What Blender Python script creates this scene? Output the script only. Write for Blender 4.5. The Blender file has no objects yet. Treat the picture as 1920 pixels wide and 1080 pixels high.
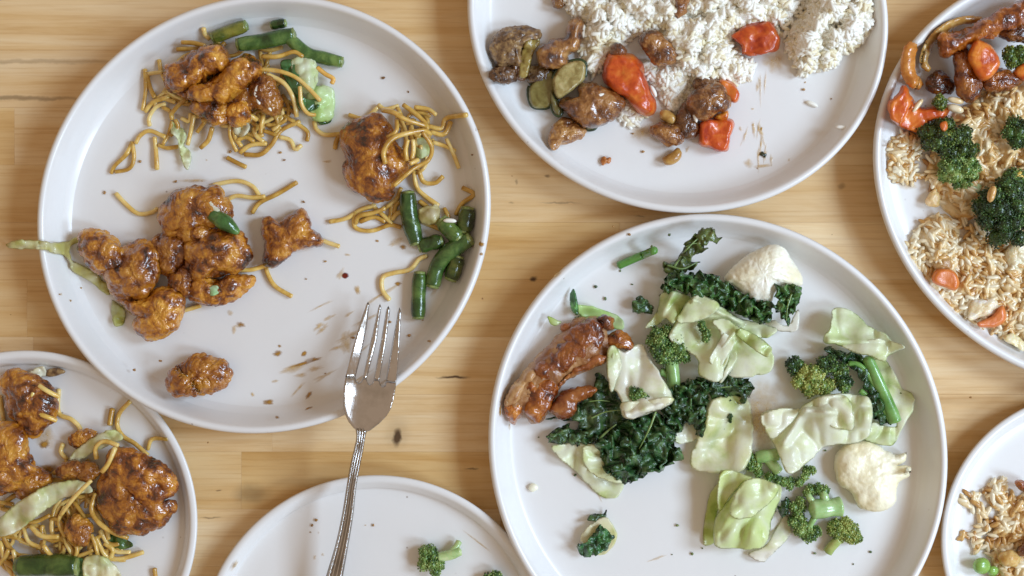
import bpy, math, random
import numpy as np
from mathutils import Vector, Matrix
from mathutils.geometry import delaunay_2d_cdt
rng = np.random.default_rng(7)
random.seed(7)
scene = bpy.context.scene
COL = scene.collection

# ------------------------------------------------------------------ camera, light, exposure
H = 0.74                       # camera height above the table (m)
FW = 0.6288                    # width of table seen (m)
S = FW / 1920.0
cam_d = bpy.data.cameras.new("camera"); cam = bpy.data.objects.new("camera", cam_d); COL.objects.link(cam)
cam.location = (0, 0, H); cam_d.sensor_width = 36.0; cam_d.lens = 36.0 * H / FW
cam_d.clip_start = 0.01; cam_d.clip_end = 50
scene.camera = cam
world = bpy.data.worlds.new("World"); scene.world = world; world.use_nodes = True
bg = world.node_tree.nodes['Background']
bg.inputs[0].default_value = (0.425, 0.32, 0.23, 1); bg.inputs[1].default_value = 1.0

def window_light(name, az, el, dist, sx, sy, power, col):
    l = bpy.data.lights.new(name, 'AREA'); l.shape = 'RECTANGLE'; l.size = sx; l.size_y = sy
    l.energy = power; l.color = col
    o = bpy.data.objects.new(name, l); COL.objects.link(o)
    a, e = math.radians(az), math.radians(el)
    d = Vector((math.cos(a) * math.cos(e), math.sin(a) * math.cos(e), math.sin(e)))
    o.location = d * dist
    o.rotation_euler = (-d).to_track_quat('-Z', 'Y').to_euler()
    return o
window_light("window_light", 10, 40, 2.3, 0.60, 0.75, 36, (0.60, 0.775, 0.97))
window_light("second_window_light", -26, 38, 2.3, 0.50, 0.70, 25, (0.61, 0.785, 0.97))
scene.view_settings.view_transform = 'Standard'; scene.view_settings.look = 'None'
scene.view_settings.exposure = 0.0; scene.view_settings.gamma = 1.0
scene.cycles.max_bounces = 8

# ------------------------------------------------------------------ small maths
def P(px, py, z=0.0):
    """table point seen at photo pixel px,py when it lies z metres above the table"""
    k = S * (H - z) / H
    return np.stack(np.broadcast_arrays((px - 960.0) * k, (540.0 - py) * k, z), -1)

def pts(s):
    return np.array([[float(v) for v in q.split(',')] for q in s.split()])

class View:                    # readings taken from an enlarged part of the photograph
    def __init__(self, x, y, k): self.x, self.y, self.k = x, y, k
    def __call__(self, s):
        a = pts(s) if isinstance(s, str) else np.array(s, float)
        return np.stack([self.x + a[:, 0] / self.k, self.y + a[:, 1] / self.k], 1)
    def one(self, x, y): return (self.x + x / self.k, self.y + y / self.k)
vA = View(180, 20, 3.375); vB = View(560, 160, 2.347); vC = View(0, 320, 3.177); vD = View(280, 320, 2.077)
vE = View(0, 640, 2.455); vF = View(390, 540, 2.0); vG = View(870, 0, 3.272); vH = View(1180, 0, 2.572)
vI = View(1620, 0, 3.177); vJ = View(1620, 320, 2.843); vK = View(920, 400, 2.843); vL = View(1160, 400, 3.177)
vM = View(1000, 640, 2.571); vN = View(1400, 560, 3.858); vO = View(1270, 760, 3.376); vQ = View(1740, 740, 3.178)

def _hash(ix, iy, iz, k=0):
    n = (ix * 374761393 + iy * 668265263 + iz * 2147483647 + k * 1274126177) & 0xffffffff
    n = ((n ^ (n >> 13)) * 1274126177) & 0xffffffff
    n = ((n ^ (n >> 16)) * 668265263) & 0xffffffff
    return ((n ^ (n >> 15)) & 0xffffff) / float(0xffffff)

def vnoise(p, seed=0):
    i = np.floor(p).astype(np.int64); f = p - i; u = f * f * f * (f * (f * 6 - 15) + 10)
    r = 0
    for dx in (0, 1):
        for dy in (0, 1):
            for dz in (0, 1):
                w = (u[:, 0] if dx else 1 - u[:, 0]) * (u[:, 1] if dy else 1 - u[:, 1]) * (u[:, 2] if dz else 1 - u[:, 2])
                r = r + w * _hash(i[:, 0] + dx, i[:, 1] + dy, i[:, 2] + dz, seed)
    return r * 2 - 1

def fbm(p, seed=0, octv=3):
    r = 0; a = 1.0; t = 0
    for k in range(octv):
        r = r + a * vnoise(p * (2 ** k) + 13.7 * k, seed + k); t += a; a *= 0.5
    return r / t

def worley(p, seed=0):
    i = np.floor(p).astype(np.int64); best = np.full(len(p), 9.0)
    for dx in (-1, 0, 1):
        for dy in (-1, 0, 1):
            for dz in (-1, 0, 1):
                c = i + np.array([dx, dy, dz])
                q = np.stack([c[:, a] + _hash(c[:, 0], c[:, 1], c[:, 2], seed + 11 * a) for a in range(3)], 1)
                best = np.minimum(best, ((q - p) ** 2).sum(1))
    return np.sqrt(best)

def catmull(p, n, closed=False):
    p = np.asarray(p, float)
    if closed: q = np.vstack([p[-1], p, p[0], p[1]])
    else: q = np.vstack([2 * p[0] - p[1], p, 2 * p[-1] - p[-2]])
    out = []
    for i in range(1, len(q) - 2):
        t = np.linspace(0, 1, 12, endpoint=False)[:, None]
        a, b, c, d = q[i - 1], q[i], q[i + 1], q[i + 2]
        out.append(0.5 * ((2 * b) + (c - a) * t + (2 * a - 5 * b + 4 * c - d) * t ** 2 + (-a + 3 * b - 3 * c + d) * t ** 3))
    out = np.vstack(out + ([] if closed else [p[-1:]]))
    if closed: out = np.vstack([out, out[:1]])
    L = np.r_[0, np.cumsum(np.linalg.norm(np.diff(out[:, :2], axis=0), axis=1) + 1e-9)]
    s = np.linspace(0, L[-1], n, endpoint=not closed)
    return np.stack([np.interp(s, L, out[:, k]) for k in range(out.shape[1])], 1)

def seg_dist(p, poly):
    a = poly; b = np.roll(poly, -1, 0); best = np.full(len(p), 1e9)
    for q, r in zip(a, b):
        d = r - q; t = np.clip(((p - q) @ d) / (d @ d + 1e-12), 0, 1)
        best = np.minimum(best, np.hypot(*(p - q - t[:, None] * d).T))
    return best

def inside(p, poly):
    r = np.zeros(len(p), bool); x, y = p[:, 0], p[:, 1]
    for (x0, y0), (x1, y1) in zip(poly, np.roll(poly, -1, 0)):
        if y0 == y1: continue
        r ^= ((y0 > y) != (y1 > y)) & (x < (x1 - x0) * (y - y0) / (y1 - y0) + x0)
    return r

def vnormals(v, f):
    n = np.cross(v[f[:, 1]] - v[f[:, 0]], v[f[:, 2]] - v[f[:, 0]]); N = np.zeros_like(v)
    for k in range(3): np.add.at(N, f[:, k], n)
    return N / (np.linalg.norm(N, axis=1, keepdims=True) + 1e-15)

# ------------------------------------------------------------------ object helpers
def mesh_obj(name, v, f, mat, parent=None, origin=None, smooth=True, attr=None, sharp=None):
    v = np.asarray(v, float)
    if origin is None: origin = np.array([v[:, 0].mean(), v[:, 1].mean(), v[:, 2].min()]) if parent is None else np.zeros(3)
    me = bpy.data.meshes.new(name)
    me.from_pydata((v - origin).tolist(), [], f.tolist() if isinstance(f, np.ndarray) else f)
    me.polygons.foreach_set('use_smooth', [smooth] * len(me.polygons))
    if attr is not None:
        at = me.attributes.new('tint', 'FLOAT', 'POINT'); at.data.foreach_set('value', np.asarray(attr, np.float32))
    me.materials.append(mat); me.update()
    o = bpy.data.objects.new(name, me); COL.objects.link(o); o.location = origin
    if parent is not None:
        o.parent = parent; o.matrix_parent_inverse = Matrix.Translation(parent.location).inverted()
    return o

def empty(name, loc):
    o = bpy.data.objects.new(name, None); COL.objects.link(o); o.location = loc; o.empty_display_size = 0.01
    return o

def tag(o, label=None, cat=None, group=None, kind=None, col=None):
    if label: o['label'] = label
    if cat: o['category'] = cat
    if group: o['group'] = group
    if kind: o['kind'] = kind
    if col is not None: o.color = (*col, 1)
    return o

# ------------------------------------------------------------------ materials
def new_mat(name):
    m = bpy.data.materials.new(name); m.use_nodes = True
    nt = m.node_tree; b = nt.nodes['Principled BSDF']
    return m, nt, b
def N(nt, t, **kw):
    n = nt.nodes.new(t)
    for k, v in kw.items(): setattr(n, k, v)
    return n
def noise(nt, scale, detail=3, rough=0.55, coord=None, dist=0.0):
    n = N(nt, 'ShaderNodeTexNoise'); n.inputs['Scale'].default_value = scale; n.inputs['Detail'].default_value = detail
    n.inputs['Roughness'].default_value = rough; n.inputs['Distortion'].default_value = dist
    if coord is not None: nt.links.new(coord, n.inputs['Vector'])
    return n
def ramp(nt, fac, stops, interp='LINEAR'):
    r = N(nt, 'ShaderNodeValToRGB'); r.color_ramp.interpolation = interp
    e = r.color_ramp.elements
    while len(e) < len(stops): e.new(0.5)
    for q, (p, c) in zip(e, stops):
        q.position = p; q.color = (*c, 1) if len(c) == 3 else c
    nt.links.new(fac, r.inputs[0]); return r
def mixc(nt, a, b, fac, mode='MIX'):
    m = N(nt, 'ShaderNodeMix', data_type='RGBA', blend_type=mode)
    for s, v in ((m.inputs['Factor'], fac), (m.inputs['A'], a), (m.inputs['B'], b)):
        if isinstance(v, (int, float)): s.default_value = v
        elif isinstance(v, tuple): s.default_value = (*v, 1)
        else: nt.links.new(v, s)
    return m.outputs['Result']
def math_(nt, op, a, b=None, clamp=False):
    m = N(nt, 'ShaderNodeMath', operation=op, use_clamp=clamp)
    for s, v in zip(m.inputs, (a, b)):
        if v is None: continue
        if isinstance(v, (int, float)): s.default_value = v
        else: nt.links.new(v, s)
    return m.outputs[0]
def bump(nt, b, h, strength, dist):
    n = N(nt, 'ShaderNodeBump'); n.inputs['Strength'].default_value = strength; n.inputs['Distance'].default_value = dist
    nt.links.new(h, n.inputs['Height']); nt.links.new(n.outputs[0], b.inputs['Normal']); return n
def objcoord(nt): return N(nt, 'ShaderNodeTexCoord').outputs['Object']
def poscoord(nt): return N(nt, 'ShaderNodeNewGeometry').outputs['Position']
def sub(b, w, rad, scale=1.0):
    b.inputs['Subsurface Weight'].default_value = w; b.inputs['Subsurface Radius'].default_value = rad
    b.inputs['Subsurface Scale'].default_value = scale
def gloss(b, rough, coat=0.0, coatr=0.08, spec=0.5):
    b.inputs['Roughness'].default_value = rough; b.inputs['Coat Weight'].default_value = coat
    b.inputs['Coat Roughness'].default_value = coatr; b.inputs['Specular IOR Level'].default_value = spec

def food_mat(name, stops, scale=110, detail=4, rough=0.25, coat=0.4, sss=0.12, rad=(.004, .002, .001), bscale=900, bstr=0.35,
             bdist=0.0006, tint=True, rand=0.25, dist=0.4, use_attr=False, coatr=0.08, translucent=0.0, stretch=None):
    m, nt, b = new_mat(name); c = poscoord(nt)
    if stretch:
        mp = N(nt, 'ShaderNodeMapping'); mp.inputs['Scale'].default_value = stretch; nt.links.new(c, mp.inputs[0]); c = mp.outputs[0]
    n = noise(nt, scale, detail, 0.6, c, dist); f = n.outputs[0]
    if rand:
        oi = N(nt, 'ShaderNodeObjectInfo'); f = math_(nt, 'ADD', f, math_(nt, 'MULTIPLY', math_(nt, 'SUBTRACT', oi.outputs['Random'], 0.5), rand))
    if use_attr:
        at = N(nt, 'ShaderNodeAttribute', attribute_name='tint'); f = math_(nt, 'ADD', f, math_(nt, 'MULTIPLY', math_(nt, 'SUBTRACT', at.outputs['Fac'], 0.5), 0.6))
    col = ramp(nt, f, stops).outputs[0]
    if tint: col = mixc(nt, col, N(nt, 'ShaderNodeObjectInfo').outputs['Color'], 1.0, 'MULTIPLY')
    nt.links.new(col, b.inputs['Base Color'])
    gloss(b, rough, coat, coatr); sub(b, sss, rad)
    if bstr:
        n2 = noise(nt, bscale, 3, 0.6, poscoord(nt)); bump(nt, b, n2.outputs[0], bstr, bdist)
    if translucent:
        t = N(nt, 'ShaderNodeBsdfTranslucent'); nt.links.new(col, t.inputs[0])
        mx = N(nt, 'ShaderNodeMixShader'); mx.inputs[0].default_value = translucent
        nt.links.new(b.outputs[0], mx.inputs[1]); nt.links.new(t.outputs[0], mx.inputs[2])
        nt.links.new(mx.outputs[0], nt.nodes['Material Output'].inputs[0])
    return m

M = {}
M['chicken'] = food_mat('glazed_chicken', [(0.33, (.034, .007, .001)), (0.43, (.21, .050, .003)), (0.525, (.48, .175, .011)), (0.67, (.72, .36, .045))],
                        scale=100, detail=5, rough=0.24, coat=1.0, coatr=0.035, sss=0.05, bscale=430, bstr=0.8, bdist=0.0017, rand=0.08, dist=0.5)
M['meat'] = food_mat('stir_fried_chicken', [(0.30, (.05, .014, .005)), (0.43, (.20, .07, .016)), (0.54, (.42, .20, .055)), (0.75, (.60, .38, .17))],
                     scale=110, detail=6, rough=0.25, coat=0.9, coatr=.04, sss=.05, bscale=600, bstr=0.7, bdist=0.0014, rand=0.1)
M['thigh'] = food_mat('roast_chicken', [(0.30, (.10, .022, .007)), (0.44, (.27, .075, .018)), (0.58, (.44, .17, .045)), (0.78, (.60, .36, .16))],
                      scale=75, detail=5, rough=0.25, coat=0.4, bscale=500, bstr=0.4, bdist=0.0009, rand=0)
M['fibre'] = food_mat('pulled_chicken_meat', [(0.30, (.16, .055, .016)), (0.44, (.34, .15, .05)), (0.58, (.52, .31, .14)), (0.75, (.66, .47, .27))],
                      scale=60, detail=6, rough=0.3, coat=0.3, sss=0.03, bscale=420, bstr=0.6, bdist=0.0014, rand=0)
M['noodle'] = food_mat('soy_noodle', [(0.3, (.46, .245, .035)), (0.5, (.72, .465, .11)), (0.72, (.85, .64, .25))],
                       scale=90, rough=0.28, coat=0.35, sss=0.2, bscale=500, bstr=0.1, rand=0.35)
M['bean'] = food_mat('green_bean_skin', [(0.3, (.018, .040, .008)), (0.48, (.052, .105, .022)), (0.68, (.17, .235, .06))],
                     scale=90, detail=6, rough=0.2, coat=0.4, bscale=260, bstr=0.5, bdist=0.0010, rand=0.15)
M['beancut'] = food_mat('bean_flesh', [(0.3, (.10, .15, .03)), (0.7, (.34, .40, .13))], scale=350, rough=0.3, rand=0.1)
M['cabbage'] = food_mat('cooked_cabbage', [(0.28, (.56, .66, .24)), (0.41, (.80, .85, .50)), (0.52, (.93, .93, .73)), (0.66, (.96, .95, .86))],
                        scale=55, detail=5, rough=0.34, coat=0.35, coatr=0.06, sss=0.0, bscale=240, bstr=0.25, bdist=0.0010, rand=0.2, translucent=0.36)
def veins(m, scale, amt, pale, bdist):
    nt = m.node_tree; b = nt.nodes['Principled BSDF']; c = poscoord(nt)
    w = noise(nt, 40, 3, 0.6, c); v3 = N(nt, 'ShaderNodeVectorMath', operation='MULTIPLY_ADD'); nt.links.new(w.outputs['Color'], v3.inputs[0]); v3.inputs[1].default_value = (.012, .012, .012); nt.links.new(c, v3.inputs[2])
    vo = N(nt, 'ShaderNodeTexVoronoi', feature='DISTANCE_TO_EDGE'); vo.inputs['Scale'].default_value = scale; nt.links.new(v3.outputs[0], vo.inputs['Vector'])
    l = ramp(nt, vo.outputs['Distance'], [(0.0, (1, 1, 1)), (0.16, (0, 0, 0))]).outputs[0]
    old = b.inputs['Base Color'].links[0].from_socket; new = mixc(nt, old, pale, math_(nt, 'MULTIPLY', l, amt))
    for k in list(nt.links):
        if k.from_socket == old and k.to_node.bl_idname != 'ShaderNodeMix': nt.links.new(new, k.to_socket)
    nt.links.new(new, b.inputs['Base Color'])
    bn = N(nt, 'ShaderNodeBump'); bn.inputs['Strength'].default_value = 0.5; bn.inputs['Distance'].default_value = bdist
    nt.links.new(l, bn.inputs['Height']); nt.links.new(b.inputs['Normal'].links[0].from_socket, bn.inputs['Normal']); nt.links.new(bn.outputs[0], b.inputs['Normal'])
veins(M['cabbage'], 42, .45, (.94, .94, .84), .0003)
M['bokchoy'] = food_mat('bok_choy_leaf', [(0.3, (.025, .09, .025)), (0.55, (.06, .17, .05)), (0.8, (.2, .35, .12))], scale=90, rough=0.2, coat=0.6, bscale=260, bstr=0.4, bdist=0.001)
M['kale'] = food_mat('cooked_kale', [(0.3, (.009, .030, .008)), (0.45, (.026, .076, .022)), (0.57, (.064, .145, .038)), (0.74, (.18, .28, .09))],
                     scale=210, detail=4, rough=0.24, coat=0.5, coatr=0.12, bscale=520, bstr=0.7, bdist=0.0014, rand=0.1, sss=0.0)
M['leaf'] = food_mat('olive_kale', [(0.3, (.035, .060, .012)), (0.5, (.085, .125, .025)), (0.7, (.22, .26, .07))],
                     scale=150, rough=0.26, coat=0.4, bscale=420, bstr=0.6, bdist=0.0012, rand=0.1, sss=0.0)
M['vein'] = food_mat('leaf_vein', [(0.3, (.14, .24, .06)), (0.7, (.30, .42, .14))], scale=120, rough=0.3, rand=0.1)
M['bud'] = food_mat('broccoli_buds', [(0.20, (.013, .035, .007)), (0.38, (.045, .105, .020)), (0.56, (.13, .235, .045)), (0.78, (.38, .48, .15))],
                    scale=140, rough=0.35, coat=0.15, sss=0.05, bstr=0, rand=0.06, use_attr=True)
M['stem'] = food_mat('broccoli_stem', [(0.3, (.22, .36, .12)), (0.5, (.40, .54, .24)), (0.75, (.66, .73, .46))],
                     scale=80, rough=0.25, coat=0.4, sss=0.2, bscale=260, bstr=0.25, rand=0.1)
M['caul'] = food_mat('cauliflower_curd', [(0.3, (.88, .80, .55)), (0.5, (.94, .91, .74)), (0.7, (.95, .94, .84))],
                     scale=45, rough=0.35, coat=0.1, sss=0.08, rad=(.003, .0025, .002), bscale=520, bstr=0.35, bdist=0.0010, rand=0.08)
M['rice'] = food_mat('white_rice', [(0.20, (.84, .75, .52)), (0.40, (.91, .88, .77)), (0.7, (.93, .92, .86))], scale=60, rough=0.5, coat=0.0, sss=0.0, rad=(.006, .0055, .004),
                     bstr=0, rand=0.2, use_attr=True)
M['friedrice'] = food_mat('fried_rice', [(0.25, (.40, .18, .04)), (0.40, (.66, .38, .12)), (0.54, (.80, .60, .31)), (0.75, (.86, .76, .55))], scale=110, rough=0.28, coat=0.2, sss=0.0,
                          rad=(.003, .002, .001), bstr=0, rand=0.35, use_attr=True)
M['pepper'] = food_mat('red_pepper', [(0.32, (.36, .026, .004)), (0.48, (.60, .085, .010)), (0.68, (.74, .21, .028))], scale=110, detail=5, rough=0.3, coat=0.35, coatr=0.1, sss=0.03,
                       bscale=420, bstr=0.35, bdist=0.0010, rand=0.1)
M['carrot'] = food_mat('carrot', [(0.3, (.62, .15, .02)), (0.7, (.78, .25, .05))], scale=150, rough=0.35, coat=0.2, sss=0.2)
M['onion'] = food_mat('glazed_onion', [(0.3, (.42, .17, .03)), (0.52, (.62, .34, .08)), (0.75, (.78, .56, .24))], scale=120, rough=0.2, coat=0.5, sss=0.2, translucent=0.15, rand=0.1)
M['zucflesh'] = food_mat('zucchini_flesh', [(0.3, (.25, .19, .06)), (0.5, (.42, .36, .15)), (0.75, (.60, .55, .32))], scale=190, rough=0.25, coat=0.4, sss=0.15, rand=0.1)
M['zucskin'] = food_mat('zucchini_skin', [(0.3, (.010, .022, .008)), (0.6, (.03, .055, .018)), (0.8, (.07, .10, .03))], scale=200, rough=0.25, coat=0.4, sss=0)
M['cashew'] = food_mat('glazed_cashew', [(0.3, (.36, .16, .03)), (0.55, (.56, .32, .08)), (0.8, (.70, .48, .18))], scale=160, rough=0.25, coat=0.4)
M['mince'] = food_mat('chopped_peanut_coating', [(0.3, (.045, .02, .012)), (0.46, (.17, .09, .04)), (0.62, (.36, .22, .09)), (0.8, (.55, .40, .2))], scale=260, rough=0.35, coat=0.3, rand=0.05)
M['pea'] = food_mat('pea_skin', [(0.3, (.16, .36, .05)), (0.7, (.32, .52, .12))], scale=90, rough=0.25, coat=0.4, sss=0.2, bstr=0.1)
M['egg'] = food_mat('scrambled_egg', [(0.3, (.62, .40, .12)), (0.55, (.80, .66, .34)), (0.8, (.86, .80, .62))], scale=170, rough=0.35, coat=0.2, sss=0.25)
M['crumb'] = food_mat('crumb', [(0.3, (.20, .09, .02)), (0.7, (.50, .28, .09))], scale=300, rough=0.4, coat=0.2)

def sauce_mat(name, c0, c1, alpha):
    m, nt, b = new_mat(name); c = poscoord(nt); n = noise(nt, 260, 3, 0.55, c, 0.3)
    r = ramp(nt, n.outputs[0], [(0.3, c0), (0.7, c1)]); nt.links.new(r.outputs[0], b.inputs['Base Color']); gloss(b, 0.25, 0.3)
    at = N(nt, 'ShaderNodeAttribute', attribute_name='tint')
    a = math_(nt, 'MULTIPLY', math_(nt, 'MULTIPLY', at.outputs['Fac'], ramp(nt, n.outputs[0], [(0.30, (.35, .35, .35)), (0.65, (1, 1, 1))]).outputs[0]), alpha, True)
    nt.links.new(a, b.inputs['Alpha'])
    return m
M['sauce'] = sauce_mat('brown_sauce', (.30, .13, .012), (.50, .26, .04), 1.25)
M['thinsauce'] = sauce_mat('thin_sauce', (.56, .32, .06), (.72, .48, .17), 0.62)
M['redsauce'] = sauce_mat('chilli_sauce', (.12, .006, .002), (.22, .015, .004), 3)

def plate_mat():
    m, nt, b = new_mat('white_stoneware'); c = poscoord(nt)
    n = noise(nt, 6, 2, 0.5, c)
    base = ramp(nt, n.outputs[0], [(0.3, (.795, .785, .775)), (0.7, (.83, .825, .82))]).outputs[0]
    v = N(nt, 'ShaderNodeTexVoronoi'); v.inputs['Scale'].default_value = 95; v.inputs['Randomness'].default_value = 1.0; nt.links.new(c, v.inputs['Vector'])
    th = ramp(nt, v.outputs['Distance'], [(0.045, (1, 1, 1)), (0.075, (0, 0, 0))]).outputs[0]
    sel = ramp(nt, N(nt, 'ShaderNodeSeparateColor').outputs[0], [(0.0, (0, 0, 0)), (1, (1, 1, 1))])
    sc = sel.inputs[0].links[0].from_node; nt.links.new(v.outputs['Color'], sc.inputs[0])
    sel.color_ramp.elements[0].position = 0.70; sel.color_ramp.elements[1].position = 0.95
    sp = math_(nt, 'MULTIPLY', th, sel.outputs[0])
    base = mixc(nt, base, (.33, .27, .22), math_(nt, 'MULTIPLY', sp, 0.75))
    nt.links.new(base, b.inputs['Base Color']); gloss(b, 0.32, 0.25, 0.15)
    n2 = noise(nt, 35, 3, 0.5, c); bump(nt, b, n2.outputs[0], 0.12, 0.002)
    return m
M['plate'] = plate_mat()

KNOTS = [(745, 820, 10, 20, 1.25), (470, 925, 38, 22, .5), (745, 812, 26, 34, .22), (1000, 523, 8, 5, 1.1), (850, 707, 32, 3.2, 1.1), (1026, 330, 7, 3, .7), (1050, 380, 40, 2, .5),
         (968, 342, 4, 6, .5), (1578, 350, 8, 6, .45), (30, 115, 260, 5, .35), (10, 184, 190, 5, .6), (395, 970, 22, 2, .6), (410, 918, 6, 2, .7),
         (885, 878, 14, 2, .7), (1200, 406, 12, 2, .5), (960, 381, 6, 2, .4), (660, 770, 50, 8, .15), (1790, 752, 60, 9, .12), (600, 905, 90, 12, .2)]
def wood_mat():
    m, nt, b = new_mat('butcher_block_wood'); pos = poscoord(nt); oi = N(nt, 'ShaderNodeObjectInfo')
    off = N(nt, 'ShaderNodeVectorMath', operation='ADD'); nt.links.new(pos, off.inputs[0])
    cb = N(nt, 'ShaderNodeCombineXYZ'); nt.links.new(math_(nt, 'MULTIPLY', oi.outputs['Random'], 3.0), cb.inputs[0]); nt.links.new(math_(nt, 'MULTIPLY', oi.outputs['Random'], 17.0), cb.inputs[1])
    nt.links.new(cb.outputs[0], off.inputs[1])
    def strip(sx, sy, sc, det, dist=0.0):
        mp = N(nt, 'ShaderNodeMapping'); mp.inputs['Scale'].default_value = (sx, sy, 1); nt.links.new(off.outputs[0], mp.inputs[0])
        return noise(nt, sc, det, 0.6, mp.outputs[0], dist).outputs[0]
    g1 = strip(2.2, 22, 3.0, 5, 0.6); g2 = strip(5, 170, 3.0, 4, 0.2); g3 = strip(1.5, 7, 2.0, 2)
    col = ramp(nt, g1, [(0.28, (.69, .455, .20)), (0.45, (.79, .575, .315)), (0.6, (.84, .655, .405)), (0.75, (.87, .71, .48))]).outputs[0]
    col = mixc(nt, col, ramp(nt, g2, [(0.33, (.84, .77, .68)), (0.50, (1, 1, 1))]).outputs[0], 0.7, 'MULTIPLY')
    col = mixc(nt, col, ramp(nt, g3, [(0.35, (.88, .80, .70)), (0.65, (1.06, 1.05, 1.04))]).outputs[0], 0.8, 'MULTIPLY')
    tone = ramp(nt, oi.outputs['Random'], [(0.0, (.86, .76, .56)), (0.5, (.99, .97, .93)), (1.0, (1.04, 1.06, 1.10))]).outputs[0]
    col = mixc(nt, col, tone, 1.0, 'MULTIPLY')
    wob = noise(nt, 90, 3, 0.6, pos)
    wv = N(nt, 'ShaderNodeVectorMath', operation='MULTIPLY_ADD'); nt.links.new(wob.outputs['Color'], wv.inputs[0])
    wv.inputs[1].default_value = (.006, .004, 0); nt.links.new(pos, wv.inputs[2])
    acc = None
    for (kx, ky, rx, ry, a) in KNOTS:
        c = P(kx, ky, 0.0)
        s1 = N(nt, 'ShaderNodeVectorMath', operation='SUBTRACT'); nt.links.new(wv.outputs[0], s1.inputs[0]); s1.inputs[1].default_value = (c[0] + .003, c[1] + .002, 0)
        s2 = N(nt, 'ShaderNodeVectorMath', operation='MULTIPLY'); nt.links.new(s1.outputs[0], s2.inputs[0]); s2.inputs[1].default_value = (1 / (rx * S), 1 / (ry * S), 0)
        ln = N(nt, 'ShaderNodeVectorMath', operation='LENGTH'); nt.links.new(s2.outputs[0], ln.inputs[0])
        q = N(nt, 'ShaderNodeMapRange', interpolation_type='SMOOTHSTEP'); nt.links.new(ln.outputs['Value'], q.inputs[0])
        q.inputs[1].default_value = 0.25; q.inputs[2].default_value = 1.25; q.inputs[3].default_value = a; q.inputs[4].default_value = 0
        acc = q.outputs[0] if acc is None else math_(nt, 'MAXIMUM', acc, q.outputs[0])
    col = mixc(nt, col, (.10, .055, .025), math_(nt, 'MULTIPLY', acc, 0.9))
    nt.links.new(col, b.inputs['Base Color']); gloss(b, 0.42, 0.1, 0.3, 0.4)
    g4 = strip(9, 420, 3.0, 3); col2 = mixc(nt, b.inputs['Base Color'].links[0].from_socket, (.34, .19, .07), math_(nt, 'MULTIPLY', ramp(nt, g4, [(0.66, (0, 0, 0)), (0.78, (1, 1, 1))]).outputs[0], 0.4)); nt.links.new(col2, b.inputs['Base Color'])
    bump(nt, b, g2, 0.15, 0.0006)
    return m
M['wood'] = wood_mat()

def steel_mat():
    m, nt, b = new_mat('worn_stainless_steel'); c = poscoord(nt)
    b.inputs['Metallic'].default_value = 1.0
    mp = N(nt, 'ShaderNodeMapping'); mp.inputs['Rotation'].default_value = (0, 0, math.radians(14)); mp.inputs['Scale'].default_value = (6, 1, 1); nt.links.new(c, mp.inputs[0])
    n = noise(nt, 260, 4, 0.7, mp.outputs[0]); n2 = noise(nt, 60, 4, 0.6, c)
    nt.links.new(ramp(nt, n2.outputs[0], [(0.35, (.50, .47, .44)), (0.6, (.66, .63, .61))]).outputs[0], b.inputs['Base Color'])
    nt.links.new(ramp(nt, n.outputs[0], [(0.3, (.10, .10, .10)), (0.7, (.24, .24, .24))]).outputs[0], b.inputs['Roughness'])
    bump(nt, b, n.outputs[0], 0.12, 0.0003)
    return m
M['steel'] = steel_mat()

# ------------------------------------------------------------------ table
def box(x0, x1, y0, y1, z0, z1, ch):
    a = np.array([(x0, y0), (x1, y0), (x1, y1), (x0, y1)]); i = np.array([(1, 1), (-1, 1), (-1, -1), (1, -1)]) * ch
    v = np.vstack([np.c_[a, np.full(4, z0)], np.c_[a, np.full(4, z1 - ch)], np.c_[a + i, np.full(4, z1)]])
    f = [[3, 2, 1, 0], [8, 9, 10, 11]]
    for l in (0, 4):
        for k in range(4): f.append([l + k, l + (k + 1) % 4, l + 4 + (k + 1) % 4, l + 4 + k])
    return v, f
table = empty('table', (0, 0, -0.03))
tag(table, 'pale butcher block wooden table top under all the plates', 'table')
row = 107.6; tr = random.Random(5)
for k in range(-9, 17):
    y_hi = 94 + row * (k - 1); y_lo = y_hi + row
    cuts = [-1500]
    preset = {2: [27], 6: [62]}.get(k)
    x = -1500 + tr.uniform(300, 1100)
    if preset: cuts += [-700] + preset; x = preset[0] + tr.uniform(700, 1200)
    while x < 3300: cuts.append(x); x += tr.uniform(650, 1300)
    cuts.append(3420)
    for a, b in zip(cuts[:-1], cuts[1:]):
        p0 = P(a, y_lo, 0); p1 = P(b, y_hi, 0)
        v, f = box(p0[0] + 2e-5, p1[0] - 2e-5, p0[1] + 2e-5, p1[1] - 2e-5, -0.03, tr.uniform(-1, 0) * 2e-5, 0.00012)
        mesh_obj('plank', v, f, M['wood'], table, smooth=False)

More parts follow.
